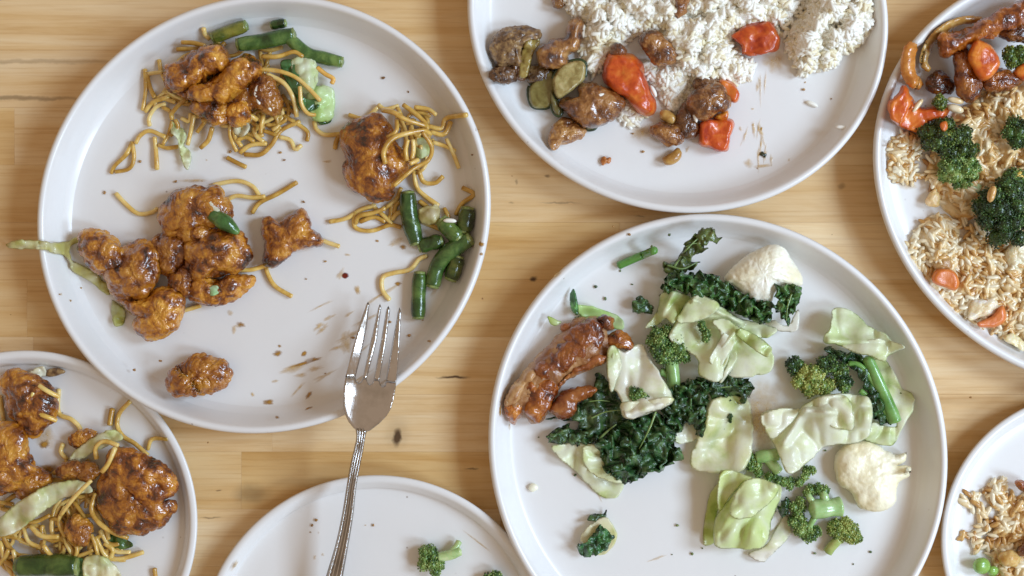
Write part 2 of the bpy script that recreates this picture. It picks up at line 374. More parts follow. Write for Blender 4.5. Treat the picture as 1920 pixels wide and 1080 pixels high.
# ------------------------------------------------------------------ plates
PL = {}
class Plate: pass
def plate(key, cx, cy, a, b, rot, rim, label, wall=0.0125, floor=0.0055):
    q = Plate(); q.rim = rim; q.floor = floor; q.wall = wall
    c = P(cx, cy, rim); k = S * (H - rim) / H
    q.c = c[:2]; q.a = a * k; q.b = b * k; q.rot = -math.radians(rot)
    # inner profile: distance in from the rim's outer edge -> height
    hh = rim - floor
    q.pd = np.array([0.0, 0.0012, 0.003, 0.0045, 0.0065, 0.0085, wall - 0.0015, wall + 0.0015, wall + 0.006, wall + 0.012])
    q.pz = floor + hh * np.array([0.90, 0.985, 1.0, 0.93, 0.68, 0.40, 0.17, 0.065, 0.015, 0.0])
    def R(th):
        t = th - q.rot
        return q.a * q.b / np.sqrt((q.b * np.cos(t)) ** 2 + (q.a * np.sin(t)) ** 2)
    q.R = R
    n = 160; th = np.linspace(0, 2 * np.pi, n, endpoint=False); r0 = R(th)
    rings = []
    # outside, from the foot up
    for d, z in ((wall + .030, .003), (wall + .020, .003), (wall + .018, .0), (wall + .012, .0), (wall + .010, .0025), (wall + .003, rim * .22), (wall - .003, rim * .42),
                 (wall * .45, rim * .70), (.0022, rim * .86), (0.0004, rim - hh * .16)):
        rings.append((d, z))
    # smooth inside
    dd = catmull(np.c_[q.pd, q.pz], 26)
    rings += [(x, z) for x, z in dd]
    w1 = dd[-1, 0]
    q.dd = dd
    V = []
    for d, z in rings:
        rr = r0 - d; V.append(np.stack([q.c[0] + rr * np.cos(th), q.c[1] + rr * np.sin(th), np.full(n, z)], 1))
    for t in (0.8, 0.6, 0.4, 0.2):
        rr = (r0 - w1) * t; V.append(np.stack([q.c[0] + rr * np.cos(th), q.c[1] + rr * np.sin(th), np.full(n, floor - 0.0004 * (1 - t))], 1))
    m = len(V); V = np.vstack(V + [np.array([[q.c[0], q.c[1], floor - .0004], [q.c[0], q.c[1], .003]])])
    f = []
    for i in range(m - 1):
        for j in range(n):
            j2 = (j + 1) % n; f.append([i * n + j, i * n + j2, (i + 1) * n + j2, (i + 1) * n + j])
    for j in range(n):
        j2 = (j + 1) % n
        f.append([(m - 1) * n + j, (m - 1) * n + j2, m * n]); f.append([j2, j, m * n + 1])
    o = mesh_obj('plate', V, f, M['plate'], origin=np.array([q.c[0], q.c[1], 0]))
    tag(o, label, 'plate', 'white stoneware plates on the wooden table'); q.o = o
    PL[key] = q
    return q
plate(5, 46.2, 980.2, 323.3, 323.3, 0, .0150, 'white plate cut off at the lower left corner, holding noodles and glazed chicken', wall=.0105)
plate(6, 704.7, 1222.4, 331.3, 331.3, 0, .0150, 'nearly empty white plate at the bottom edge under the fork handle', wall=.0105)
plate(7, 2039.9, 1012.9, 274.9, 274.9, 0, .0150, 'white plate cut off at the lower right corner with fried rice and peas', wall=.0105)
plate(1, 493.6, 400.8, 431.8, 407.5, 152.2, .0260, 'large white plate with noodles, glazed chicken nuggets and the fork on its rim')
plate(2, 1271.6, 28.5, 399.4, 366.6, -159.7, .0235, 'white plate at the top edge holding white rice and red pepper')
plate(3, 2073.8, 335.2, 446.3, 388.6, -153.7, .0235, 'white plate cut off at the right edge, heaped with brown fried rice and broccoli')
plate(4, 1347.1, 845.0, 450.5, 425.6, -119.4, .0235, 'large white plate with roast chicken, kale, cabbage and broccoli')

def fl(px, py):
    """height of the plate (or rim) surface under photo pixels"""
    px = np.atleast_1d(np.asarray(px, float)); py = np.atleast_1d(np.asarray(py, float))
    z = np.full(px.shape, 0.006)
    for it in range(4):
        w = P(px, py, z); out = np.zeros(px.shape)
        for q in PL.values():
            d = w[:, :2] - q.c; r = np.hypot(d[:, 0], d[:, 1]); th = np.arctan2(d[:, 1], d[:, 0])
            off = q.R(th) - r
            zz = np.interp(off, q.dd[:, 0], q.dd[:, 1]); zz = np.where(off < 0, np.where(off > -0.025, q.rim, 0), zz)
            out = np.where(off > 0.0, np.where(zz > out, zz, out), np.where(out > 0, out, zz))
        z = 0.5 * z + 0.5 * out if it < 3 else out
    return z
MM = 1e-3

# ------------------------------------------------------------------ shape builders
def ring_mesh(outline, n=72, m=16, mb=4, center=None):
    o = catmull(outline, n, True); c = o.mean(0) if center is None else np.array(center, float)
    ts = [math.sin(math.pi / 2 * j / m) for j in range(1, m + 1)]
    V = [c[None]]; T = [np.zeros(1)]; top = [np.ones(1)]
    for t in ts: V.append(c + (o - c) * t); T.append(np.full(n, t)); top.append(np.ones(n))
    for t in np.linspace(1, 0, mb + 1)[1:-1]: V.append(c + (o - c) * t); T.append(np.full(n, t)); top.append(-np.ones(n))
    V.append(c[None]); T.append(np.zeros(1)); top.append(-np.ones(1))
    V = np.vstack(V); T = np.concatenate(T); top = np.concatenate(top); f = []
    k = np.arange(n); k2 = (k + 1) % n
    f.append(np.stack([np.zeros(n, int), 1 + k2, 1 + k], 1))
    R = m + mb - 1
    for i in range(R - 1):
        a, b = 1 + i * n, 1 + (i + 1) * n
        f.append(np.stack([a + k, a + k2, b + k2], 1)); f.append(np.stack([a + k, b + k2, b + k], 1))
    last = len(V) - 1; a = 1 + (R - 1) * n
    f.append(np.stack([a + k, a + k2, np.full(n, last)], 1))
    return V, T, top, np.vstack(f)

def cdt_mesh(outline, n, sp, closed_smooth=True):
    o = catmull(outline, n, True) if closed_smooth else np.asarray(outline, float)
    n = len(o)
    lo, hi = o.min(0), o.max(0); g = []
    y = lo[1]; r = 0
    while y < hi[1]:
        x = np.arange(lo[0] + (sp / 2 if r % 2 else 0), hi[0], sp); g.append(np.c_[x, np.full(len(x), y)]); y += sp * 0.866; r += 1
    g = np.vstack(g); g = g[inside(g, o)]; d = seg_dist(g, o); g = g[d > sp * 0.55]
    p = np.vstack([o, g])
    ed = [(i, (i + 1) % n) for i in range(n)]
    res = delaunay_2d_cdt([Vector(q) for q in p.tolist()], ed, [], 1, 1e-5)
    v = np.array([tuple(q) for q in res[0]]); f = np.array([t for t in res[2] if len(t) == 3])
    a = v[f[:, 1]] - v[f[:, 0]]; b = v[f[:, 2]] - v[f[:, 0]]; cr = a[:, 0] * b[:, 1] - a[:, 1] * b[:, 0]
    f[cr > 0] = f[cr > 0][:, ::-1]            # photo y runs down: clockwise here faces up
    d = seg_dist(v, o); d[d < 1e-3] = 0
    return v, f, d

def close_sheet(v, f, d):
    """double a cdt mesh into a closed shell; boundary vertices are shared. returns map arrays"""
    n = len(v); bd = d <= 0
    idx = np.arange(n); bot = np.where(bd, idx, 0); nb = (~bd).sum(); bot[~bd] = n + np.arange(nb)
    f2 = bot[f][:, ::-1]
    src = np.r_[idx, idx[~bd]]; sgn = np.r_[np.where(bd, 0, 1), -np.ones(nb)]
    return src, sgn, np.vstack([f, f2])

def displace(V, f, seed, lobes=None, rough=None, big=None, mask=None):
    disp = np.zeros(len(V))
    if big: disp += big[1] * MM * fbm(V / (big[0] * MM) + seed, seed, 2)
    if lobes:
        w = worley(V / (lobes[0] * MM) + seed * 1.7 + 0.25 * np.stack([vnoise(V / (lobes[0] * .6 * MM), seed + 5)] * 3, 1), seed)
        disp += lobes[1] * MM * (0.5 - np.minimum(w, 1.05) ** 2.2)
    if rough: disp += rough[1] * MM * fbm(V / (rough[0] * MM) + 3.1 * seed, seed + 9, 3)
    if mask is not None: disp *= mask
    return V + vnormals(V, f) * disp[:, None]

SEED = [0]
def lump(name, label, cat, outline, z, h, mat, col=(1, 1, 1), lobes=(6, 2.0), rough=(1.6, .55), big=(14, 1.5), cdt=False, hb=0.4, power=0.5,
         wdt=None, group=None, parent=None, center=None, lobes2=None, n=84, m=18, sp=3.0, seed=None):
    SEED[0] += 1; sd = SEED[0] * 3 if seed is None else seed
    if cdt:
        v2, f2, d = cdt_mesh(outline, n, sp); src, sgn, f = close_sheet(v2, f2, d)
        W = wdt or d.max() * .95; t = np.clip(1 - d / W, 0, 1); g = (1 - t ** 2) ** power
        px = v2[src]; G = g[src]
        zz = np.where(sgn >= 0, hb * h + (1 - hb) * h * G, hb * h * (1 - np.minimum(1, 1.6 * G)))
    else:
        px, T, top, f = ring_mesh(outline, n, m, 4, center)
        G = np.clip(1 - T ** 2, 0, 1) ** power
        zz = np.where(top > 0, hb * h + (1 - hb) * h * G, hb * h * np.clip(T, 0, 1) ** 2)
    base = fl(px[:, 0], px[:, 1]); V = P(px[:, 0], px[:, 1], base + (z + zz) * MM)
    V = displace(V, f, sd, lobes, None, big)
    if lobes2: V = displace(V, f, sd + 5, lobes2)
    if rough: V = displace(V, f, sd + 8, None, rough)
    lowest = fl(px[:, 0], px[:, 1]) + 0.0002
    V[:, 2] = np.maximum(V[:, 2], lowest)
    o = mesh_obj(name, V, f, mat, parent)
    return tag(o, label, cat, group, None, col)

def sheet(name, label, cat, outline, z, mat, col=(1, 1, 1), fold=(30, 3.0), curl=0.0, ruffle=None, th=0.6, sp=3.2, n=110, group=None, parent=None, dome=0.0,
          creases=(), tilt=(0, 0), seed=None, edge_noise=None, crumple=None):
    SEED[0] += 1; sd = SEED[0] * 3 if seed is None else seed
    if mat is M['cabbage'] and edge_noise is None: edge_noise = (8, 1.6)
    if mat is M['cabbage'] and crumple is None: crumple = (34, 4.5)
    if edge_noise is not None:
        o = catmull(outline, n, True); q = np.c_[o / edge_noise[0], np.full(n, sd)]
        c = o.mean(0); nn = np.stack([vnoise(q, sd), vnoise(q + 50, sd + 1)], 1); outline = o + nn * edge_noise[1]
        outline_s = outline
        v2, f2, d = cdt_mesh(outline_s, n, sp, False)
    else: v2, f2, d = cdt_mesh(outline, n, sp)
    src, sgn, f = close_sheet(v2, f2, d); dm = d.max(); t = np.clip(1 - d / dm, 0, 1)
    c = v2.mean(0); q3 = np.c_[v2, np.zeros(len(v2))]
    zz = z + fold[1] * (fbm(q3 / fold[0] + sd, sd, 2) + 0.35) + curl * t ** 2 + dome * (1 - t ** 2)
    zz += ((v2 - c) * np.array(tilt)).sum(1)
    if crumple:
        for k_ in range(2):
            a_ = vnoise(q3 / crumple[0] * (1 + .9 * k_) + 5.3 * sd + 40 * k_, sd + 20 + k_)
            zz += crumple[1] / (1 + k_) * (np.sqrt(a_ ** 2 + .004) - .25)
    for (x0, y0, x1, y1, w, a) in creases:
        p0 = np.array([x0, y0]); dv = np.array([x1 - x0, y1 - y0], float); tt = np.clip(((v2 - p0) @ dv) / (dv @ dv), 0, 1)
        dd = np.hypot(*(v2 - p0 - tt[:, None] * dv).T); zz += a * np.exp(-(dd / w) ** 2)
    zz = np.maximum(zz, 0.5)
    px = v2.copy()
    if ruffle:
        sc, amp, inner = ruffle; k = (inner + (1 - inner) * t)
        zz = zz + amp * (fbm(q3 / sc + 7, sd + 3, 2)) * k * 1.6 + amp * 0.5 * k
        px = px + (np.stack([vnoise(q3 / sc + 31, sd + 4), vnoise(q3 / sc + 77, sd + 5)], 1)) * (amp / (S / MM) * 0.55) * k[:, None] * (d > 0)[:, None]
        zz = np.maximum(zz, 0.4)
    base = fl(v2[:, 0], v2[:, 1])
    V0 = P(px[:, 0], px[:, 1], base + zz * MM)
    nn = vnormals(V0, f2); nn = np.where(nn[:, 2:] < 0, -nn, nn)
    V = V0[src] + nn[src] * (sgn * th * 0.5 * MM)[:, None]
    o = mesh_obj(name, V, f, mat, parent)
    return tag(o, label, cat, group, None, col)

def tube_geo(path3, r, sides=8, cap=True):
    """path3: n x 3 metres, r: scalar or per point metres"""
    p = np.asarray(path3, float); n = len(p); r = np.broadcast_to(np.asarray(r, float), (n,))
    T = np.gradient(p, axis=0); T /= np.linalg.norm(T, axis=1, keepdims=True) + 1e-12
    up = np.array([0, 0, 1.0]); B = np.cross(T, up); B /= np.linalg.norm(B, axis=1, keepdims=True) + 1e-12
    for i in range(1, n):
        if B[i] @ B[i - 1] < 0: B[i] = -B[i]
    Nn = np.cross(B, T)
    a = np.linspace(0, 2 * np.pi, sides, endpoint=False)
    V = (p[:, None] + r[:, None, None] * (np.cos(a)[None, :, None] * B[:, None] + np.sin(a)[None, :, None] * Nn[:, None])).reshape(-1, 3)
    f = []; k = np.arange(sides); k2 = (k + 1) % sides
    for i in range(n - 1):
        a0, b0 = i * sides, (i + 1) * sides
        f.append(np.stack([a0 + k, b0 + k, b0 + k2], 1)); f.append(np.stack([a0 + k, b0 + k2, a0 + k2], 1))
    if cap:
        c0 = len(V); V = np.vstack([V, p[:1] - T[:1] * r[0] * .35, p[-1:] + T[-1:] * r[-1] * .35])
        f.append(np.stack([np.full(sides, c0), k, k2], 1)); e = (n - 1) * sides
        f.append(np.stack([np.full(sides, c0 + 1), e + k2, e + k], 1))
    f = np.vstack(f)
    # make sure faces look outward
    nrm = np.cross(V[f[0, 1]] - V[f[0, 0]], V[f[0, 2]] - V[f[0, 0]])
    if nrm @ (V[f[0, 0]] - p[0]) < 0: f = f[:, ::-1]
    return V, f

def path_at(pxy, z, n, wob=0.0, sd=0):
    """photo path with heights (mm above the plate) -> metres"""
    q = np.asarray(pxy, float); zz = np.broadcast_to(np.asarray(z, float), (len(q),))
    c = catmull(np.c_[q, zz], n)
    if wob:
        s = np.arange(n) * 0.35; c[:, 2] += wob * vnoise(np.c_[s, s * 0, s * 0 + sd * 3.3], sd)
    b = fl(c[:, 0], c[:, 1]); b = np.convolve(np.pad(b, 2, 'edge'), np.ones(5) / 5, 'valid')
    return P(c[:, 0], c[:, 1], b + c[:, 2] * MM)

def tube(name, label, cat, pxy, z, r, mat, col=(1, 1, 1), group=None, parent=None, n=22, sides=8, rvar=0.0, wob=0.0, taper=None):
    SEED[0] += 1; sd = SEED[0]
    p = path_at(pxy, z, n, wob, sd); rr = np.full(n, r * S)
    if rvar: s = np.arange(n) * 0.22; rr *= 1 + rvar * vnoise(np.c_[s, s * 0, s * 0 + sd], sd)
    if taper is not None: rr *= np.interp(np.linspace(0, 1, n), np.linspace(0, 1, len(taper)), taper)
    V, f = tube_geo(p, rr, sides)
    V[:, 2] = np.maximum(V[:, 2], fl(*((np.array([960, 540]) + V[:, :2] * np.array([1, -1]) / S * H / (H - V[:, 2:3])).T)) + .0001)
    return tag(mesh_obj(name, V, f, mat, parent), label, cat, group, None, col)

# ------------------------------------------------------------------ noodles
NR = 4.4
def noodles(view, lines, heap, label, group, r=NR):
    (hx, hy), hr, hh = heap
    for i, l in enumerate(lines.strip().split('\n')):
        zo = None
        if '@' in l: l, zo = l.split('@'); zo = [float(v) for v in zo.split()]
        q = view(l)
        d = np.hypot(q[:, 0] - hx, q[:, 1] - hy) / hr
        lift = hh * np.exp(-d ** 2) * (0.45 + 0.5 * ((i * 37) % 11) / 10)
        L = np.hypot(*np.diff(q, axis=0).T).sum()
        tube('noodle', label, 'noodle', q, 1.4 + lift if zo is None else zo, r * random.uniform(.9, 1.08), M['noodle'], group=group, n=max(8, int(L / 5)), rvar=0.10, wob=0.5)
def noodle_fill(poly, count, label, group, heap, hmax, seed, Lr=(50, 120)):
    rs = random.Random(seed); (hx, hy), hr, hh = heap; lo, hi = poly.min(0), poly.max(0); c = 0
    while c < count:
        x, y = rs.uniform(lo[0], hi[0]), rs.uniform(lo[1], hi[1])
        if not inside(np.array([[x, y]]), poly)[0]: continue
        a = rs.uniform(0, 6.28); k = rs.choice((-1, 1)) * rs.uniform(.08, .5); L = rs.uniform(*Lr); st = 10; q = [(x, y)]
        for s in range(int(L / st)):
            a += k + rs.uniform(-.15, .15); nx, ny = q[-1][0] + st * math.cos(a), q[-1][1] + st * math.sin(a)
            if not inside(np.array([[nx, ny]]), poly)[0]: break
            q.append((nx, ny))
        if len(q) < 4: continue
        q = np.array(q); d = np.hypot(q[:, 0] - hx, q[:, 1] - hy) / hr
        tube('noodle', label.replace('thin brown noodle strand', 'darker brown noodle strand buried low'), 'noodle', q, 1.3 + hmax * rs.uniform(.1, 1) * np.exp(-d ** 2), NR * rs.uniform(.88, 1.05), M['noodle'], (.88, .84, .78), group + ', lower layer', n=max(8, len(q) * 2), rvar=.1, wob=.5)
        c += 1

LA = 'thin brown noodle strand in the tangle under the upper chicken pieces'
GA = 'noodles under the upper chicken pieces'
heapA = ((415, 170), 90, 9)
noodles(vA, '''95,1030 120,980 190,910 230,830
228,830 240,930 210,1000 120,1020
250,840 280,790 340,760 440,800
310,370 315,480 305,570 295,630
320,400 340,480 370,550
330,400 380,392 420,390
400,310 410,380 440,450
310,640 360,580 460,545
340,730 335,680 380,610 440,590
370,800 380,900 385,1005
395,850 450,870 520,860
420,850 460,780 480,700
620,660 600,760 580,850
660,870 710,820 735,740
640,770 665,735 690,700
850,720 850,800 890,890
870,750 880,800 920,860
910,900 980,850 1080,840
940,910 1040,910 1110,850 1170,760 1290,700
1000,740 1010,790 1060,830
960,660 990,672 1020,690 @ 11 10 8
1040,780 1048,720 1060,660 @ 8 9 8
1130,790 1150,765 1170,740
1160,800 1230,820 1260,880 1300,850
1060,760 1105,775 1150,790
1180,660 1280,720 1340,770 1335,825
1030,370 1170,385 1290,440 1420,570 @ 12 13 12 10
1080,400 1190,460 1250,560 1270,670 @ 11 11 9 5
1290,480 1300,590 1340,650 1390,660 @ 12 11 10 8
1050,290 1150,290 1250,260 1310,290 @ 9 10 10 9
540,200 620,205 690,225 @ 6 7 7
510,245 600,240 700,238
680,110 690,150 720,180
500,340 560,290 620,270
450,500 500,540 580,575
470,660 520,600 570,560
500,690 520,740 470,790
1040,240 1100,250 1180,230
890,820 950,800 1000,830
540,680 590,700 600,650
420,610 470,640 480,690''', heapA, LA, GA)
noodle_fill(vA('440,380 560,280 760,180 1000,210 1150,260 1230,420 1290,560 1270,690 1150,790 1000,800 850,770 640,700 450,700 360,600 400,450'), 46, LA, GA, heapA, 7, 3)
tube('noodle', 'short straight noodle lying alone below the upper noodle tangle', 'noodle', vA('830,930 890,962 950,990'), 1.4, NR, M['noodle'])
tube('noodle', 'curved noodle joining the upper tangle to the round chicken piece', 'noodle', vA('1380,700 1395,750 1450,785 1550,780'), 1.6, NR, M['noodle'])
tube('noodle', 'orange noodle bent over the pale bok choy stalk', 'noodle', vA('1400,360 1450,400 1500,430 1492,462'), 6, NR, M['noodle'], (1.1, .9, .7))

LB = 'thin brown noodle strand in the tangle beside the large round chicken piece'
GB = 'noodles beside the large round chicken piece'
heapB = ((780, 255), 75, 10)
noodles(vB, '''220,130 290,145 350,95
180,220 165,250 160,280
370,110 420,120 470,150 560,180 @ 16 22 22 16
350,85 380,105 440,90
460,85 520,130 560,170 565,195
510,95 570,105 605,130
570,180 630,190 650,145 740,130
580,205 640,215 670,160
390,230 430,200 430,150 @ 25 25 20
380,345 375,290 420,230 540,200 580,215 @ 25 26 26 20 14
545,205 585,270 570,330 500,370 420,440 @ 21 16 14 20 22
480,240 470,285 475,330 @ 23 22 21
502,240 505,285 495,330 @ 20 18 17
490,345 505,338 525,328 @ 21 20 18
590,250 650,270 690,290
650,235 680,300 705,365
530,380 550,425 600,430 635,400
505,380 520,450 560,490 615,530
135,600 210,585 280,545 340,530
250,610 265,575 330,560 380,540 @ 2 3 4 5
250,560 248,625 320,640 400,615 450,625
270,600 330,580 380,600
320,525 370,570 410,610
380,540 430,500 450,450
720,450 770,480 720,520 690,570
530,510 570,540 600,570
410,590 440,560 480,560
540,600 590,620 640,640
640,540 655,570 660,600''', heapB, LB, GB)
noodle_fill(vB('340,110 440,90 580,120 600,260 560,360 500,420 470,500 420,600 330,600 400,480 480,400 470,300 420,200'), 18, LB, GB, heapB, 6, 8, (35, 80))
tube('noodle', 's shaped noodle lying alone above the fork tines', 'noodle', vB('400,945 368,900 370,845 420,825 490,810 530,765 565,750'), 1.4, NR * 1.05, M['noodle'], n=40)
tube('noodle', 'curved noodle lying alone left of the dark chicken cluster', 'noodle', vC('690,135 740,190 820,255 900,250 940,225'), 1.4, NR, M['noodle'])
tube('noodle', 'long bent noodle above the bean topped chicken piece', 'noodle', vD('250,55 340,40 400,60 430,100'), 1.6, NR, M['noodle'])
tube('noodle', 'short noodle touching the bean topped chicken piece on its right', 'noodle', vD('300,115 340,98 400,105 450,100'), 2.6, NR, M['noodle'])
tube('noodle', 'noodle pointing to the upper right of the bean topped chicken', 'noodle', vD('400,165 430,125 500,90 575,45'), 1.5, NR, M['noodle'])
tube('noodle', 'pale noodle tucked beside the cluster under the pointed chicken piece', 'noodle', vD('345,388 400,385 450,370'), 4, NR, M['noodle'], (1.2, 1.2, 1.2))
tube('noodle', 'noodle running down right from below the pointed chicken piece', 'noodle', vD('452,365 460,400 490,450 555,490'), 1.5, NR, M['noodle'])
tube('noodle', 'noodle end peeking out below the dark chicken cluster', 'noodle', vD('120,545 150,540 200,525'), 1.5, NR, M['noodle'])
tube('noodle', 'noodle stub sticking out of the pointed chicken piece', 'noodle', vD('670,270 700,282 740,295'), 3, NR, M['noodle'])

LE = 'thin brown noodle strand in the tangle on the lower left plate'
GE = 'noodles on the lower left plate'
heapE = ((110, 1010), 120, 10)
noodles(vE, '''680,500 700,450 770,450
445,540 440,490 480,460 545,480 @ 13 14 15 16
530,490 500,560 470,600 @ 20 21 19
290,470 280,510 310,545
270,220 270,330 330,360 370,410 350,480
0,250 8,310 20,380
245,610 280,580 310,550
400,545 420,570 440,585
420,640 340,720 280,800 @ 18 18 14
440,700 420,770 450,830 520,880 590,905 @ 10 11 12 10 6
340,740 370,780 400,830
-20,895 80,905 160,945
30,870 100,850 130,920 190,950
140,850 190,895 270,900
280,840 300,920 330,980
320,820 330,900 355,960 330,1040 330,1080
420,890 440,940 450,990
440,900 490,990 560,1000 660,970
360,990 400,975 430,960
60,960 75,1030 70,1090
0,920 10,960 20,1000
40,960 20,1000 -10,1030
460,870 520,960 600,970
0,760 50,720 90,700
-10,740 30,745 60,750
230,640 280,635 330,630
300,760 270,830 300,900
200,940 240,990 300,1010
20,1010 60,1040 90,1090
380,1000 360,1050 370,1090
100,820 160,830 230,800
480,930 520,960 500,1010''', heapE, LE, GE)
noodle_fill(vE('0,700 120,720 280,620 450,560 520,640 480,760 520,900 600,980 520,1090 0,1090'), 46, LE, GE, heapE, 6, 21)
tube('noodle', 'hooked noodle standing against the right of the lower left plate', 'noodle', vE('600,275 550,330 540,390 570,440 620,470 680,525'), [3, 2, 2, 3, 5, 9], NR, M['noodle'])
tube('noodle', 'short noodle stub left of the hooked noodle on the lower left plate', 'noodle', vE('517,310 510,345 505,385'), 1.8, NR * 1.2, M['noodle'])
tube('noodle', 'noodle stub on the edge of the lower right plate floor cut by the photo edge', 'noodle', vE('712,1045 712,1060 717,1090'), 1.6, NR, M['noodle'])
for i, (s, lab) in enumerate((('180,205 220,230 270,255', 'long noodle piece across the top of the upper left glazed chicken'),
                              ('160,220 150,250 145,280', 'leftmost short noodle piece on the upper left glazed chicken'),
                              ('190,240 175,275 165,310', 'middle short noodle piece on the upper left glazed chicken'),
                              ('160,325 210,345 260,365', 'pale noodle piece along the lower edge of the upper left glazed chicken'))):
    tube('noodle', lab, 'noodle', vE(s), [15.5, 17, 14], NR, M['noodle'], (1.1, 1.1, 1.0))

# ------------------------------------------------------------------ glazed chicken
GC = 'glazed fried chicken pieces'
def chicken(label, o, z, h, col=(1, 1, 1), **kw):
    kw.setdefault('lobes', (9, 3.6)); kw.setdefault('lobes2', (3.8, 1.2)); kw.setdefault('rough', (1.2, .6)); kw.setdefault('group', GC); kw.setdefault('n', 120); kw.setdefault('m', 26); kw.setdefault('sp', 2.4)
    return lump('chicken_piece', label, 'chicken', o, z, h, M['chicken'], col, **kw)
LT = (1.12, 1.15, 1.2); DK = (.62, .52, .5); MD = (.85, .8, .78)
chicken('golden chicken piece at the upper left of the noodle topping pile', vA('440,350 530,330 640,260 760,225 820,290 830,345 780,385 700,400 680,440 600,480 520,500 470,480 450,420'), 7, 16, LT, cdt=True)
chicken('long golden chicken piece across the middle of the noodle topping pile', vA('590,500 700,455 790,400 860,320 940,290 1020,320 1025,400 990,455 900,510 850,560 810,590 740,565 650,565 600,545'), 7, 17, LT, cdt=True)
chicken('short chicken piece at the lower left of the noodle topping pile', vA('620,590 700,565 780,580 830,620 845,690 790,725 700,690 640,650'), 5, 13)
chicken('pale torn chicken chunk at the bottom of the noodle topping pile', vA('840,620 900,570 960,570 985,620 960,680 910,720 860,710'), 5, 13, (1.3, 1.4, 1.6))
chicken('dark sticky chicken piece with rice grains right of the noodle topping pile', vA('985,440 1050,400 1120,440 1150,520 1170,600 1140,660 1060,640 990,600 950,540'), 5, 14, DK, lobes=(4, 2))
chicken('dark sauced chicken between the golden pieces of the noodle topping', vA('820,565 900,500 990,470 1020,560 980,640 880,640 820,620'), 3, 12, DK)
chicken('dark sauced edge of chicken under the upper left golden piece', vA('445,400 500,480 590,470 620,560 580,560 500,520 450,470'), 4, 9, MD)
chicken('large round glazed chicken piece at the right of the big plate', vB('185,190 260,150 340,130 400,170 420,240 470,310 475,380 420,440 410,490 350,510 290,480 220,440 195,370 210,320 180,260'), 1, 23, (.92, .86, .8), lobes=(10, 2.0))
chicken('chicken arm at the far left of the dark cluster', vC('485,380 560,355 640,370 720,430 760,500 740,580 640,610 560,580 500,500 480,440'), 1, 18)
chicken('lumpy middle chicken piece of the dark left cluster', vC('740,450 860,410 940,460 960,560 930,680 880,750 780,775 680,750 630,650 640,590 720,540'), 1, 17, MD)
chicken('large golden chicken piece at the bottom of the dark left cluster', vC('800,780 900,740 960,690 1040,700 1095,770 1095,860 1040,950 960,1000 890,1010 830,980 800,920 830,860 760,820 720,770'), 1, 17, LT, lobes=(9, 2), center=vC.one(950, 860))
chicken('chicken piece with the green bean tip on top of the cluster', vC('970,220 1040,140 1150,110 1290,100 1340,160 1385,220 1380,280 1300,330 1200,330 1100,370 1000,370 965,290'), 1, 18, MD)
chicken('dark chicken piece in the centre of the left cluster', vC('930,380 1020,370 1100,420 1110,540 1040,620 950,600 910,450'), 1, 13, DK)  # glaze colour tinted darker than the pieces around it
chicken('small smooth chicken knob above the right piece of the cluster', vC('1080,350 1160,325 1250,350 1250,410 1150,430 1080,400'), 6, 11, MD)
chicken('big golden chicken piece at the right of the dark left cluster', vC('1100,460 1170,400 1290,365 1420,380 1470,440 1490,520 1430,590 1340,610 1250,620 1160,650 1110,580'), 2, 21)
chicken('low chicken piece with a pale green onion bit on it', vC('1120,660 1200,640 1300,650 1400,620 1510,630 1500,690 1420,740 1330,780 1240,800 1150,760 1110,710'), 1, 14, LT)
chicken('small dark chicken scrap in the gap of the left cluster', vC('1010,620 1110,560 1160,640 1130,740 1040,710'), 1, 13, MD)
chicken('pointed star shaped chicken piece right of the cluster', vD('440,190 470,175 510,195 590,150 630,200 635,225 685,270 660,295 600,300 530,340 490,370 450,355 455,290 440,240'), .5, 14, (.95, .9, .85), cdt=True, lobes=(7, 2))
chicken('single dark nugget lying alone at the lower left of the big plate', vD('68,830 80,790 130,750 190,712 250,730 290,740 318,780 315,815 270,855 200,870 110,875 75,850'), .3, 15, (.78, .68, .62), lobes=(5, 2.3))
# lower left plate
chicken('glazed chicken with noodle bits on top, upper left of the lower left plate', vE('10,190 50,140 110,150 200,190 260,260 260,340 220,380 170,435 120,430 90,380 40,340 20,260'), 1, 16)
chicken('glazed chicken cut by the left edge of the photo', vE('-60,400 60,385 110,420 130,480 160,560 180,600 120,650 60,690 -60,690'), 2, 17)
chicken('small sticky chicken scrap below the cut off piece at the left edge', vE('90,640 180,590 230,630 190,680 110,720 80,690'), 2, 10, MD)
chicken('upper lobe of golden chicken at the right of the lower left plate', vE('520,500 600,490 680,530 760,580 820,660 800,700 740,740 680,765 630,740 590,680 520,620 500,560'), 5, 17, (1.05, 1, .95))
chicken('lower lobe of dark chicken at the right of the lower left plate', vE('460,640 510,590 580,640 640,720 700,765 800,735 805,780 740,840 640,885 540,870 480,800 450,720'), 2, 16, (.88, .82, .78))
chicken('dark chicken scrap among the noodles beside the cabbage strip', vE('260,590 340,555 420,565 465,605 400,640 290,630'), 4, 10, DK)
chicken('small chicken scrap half hidden by noodles on the lower left plate', vE('310,830 360,795 415,840 420,890 380,935 320,910'), 5, 10, MD)
chicken('tiny orange chicken scrap at the top of the noodle tangle', vE('330,440 400,410 445,430 390,475 340,490'), 2, 6)

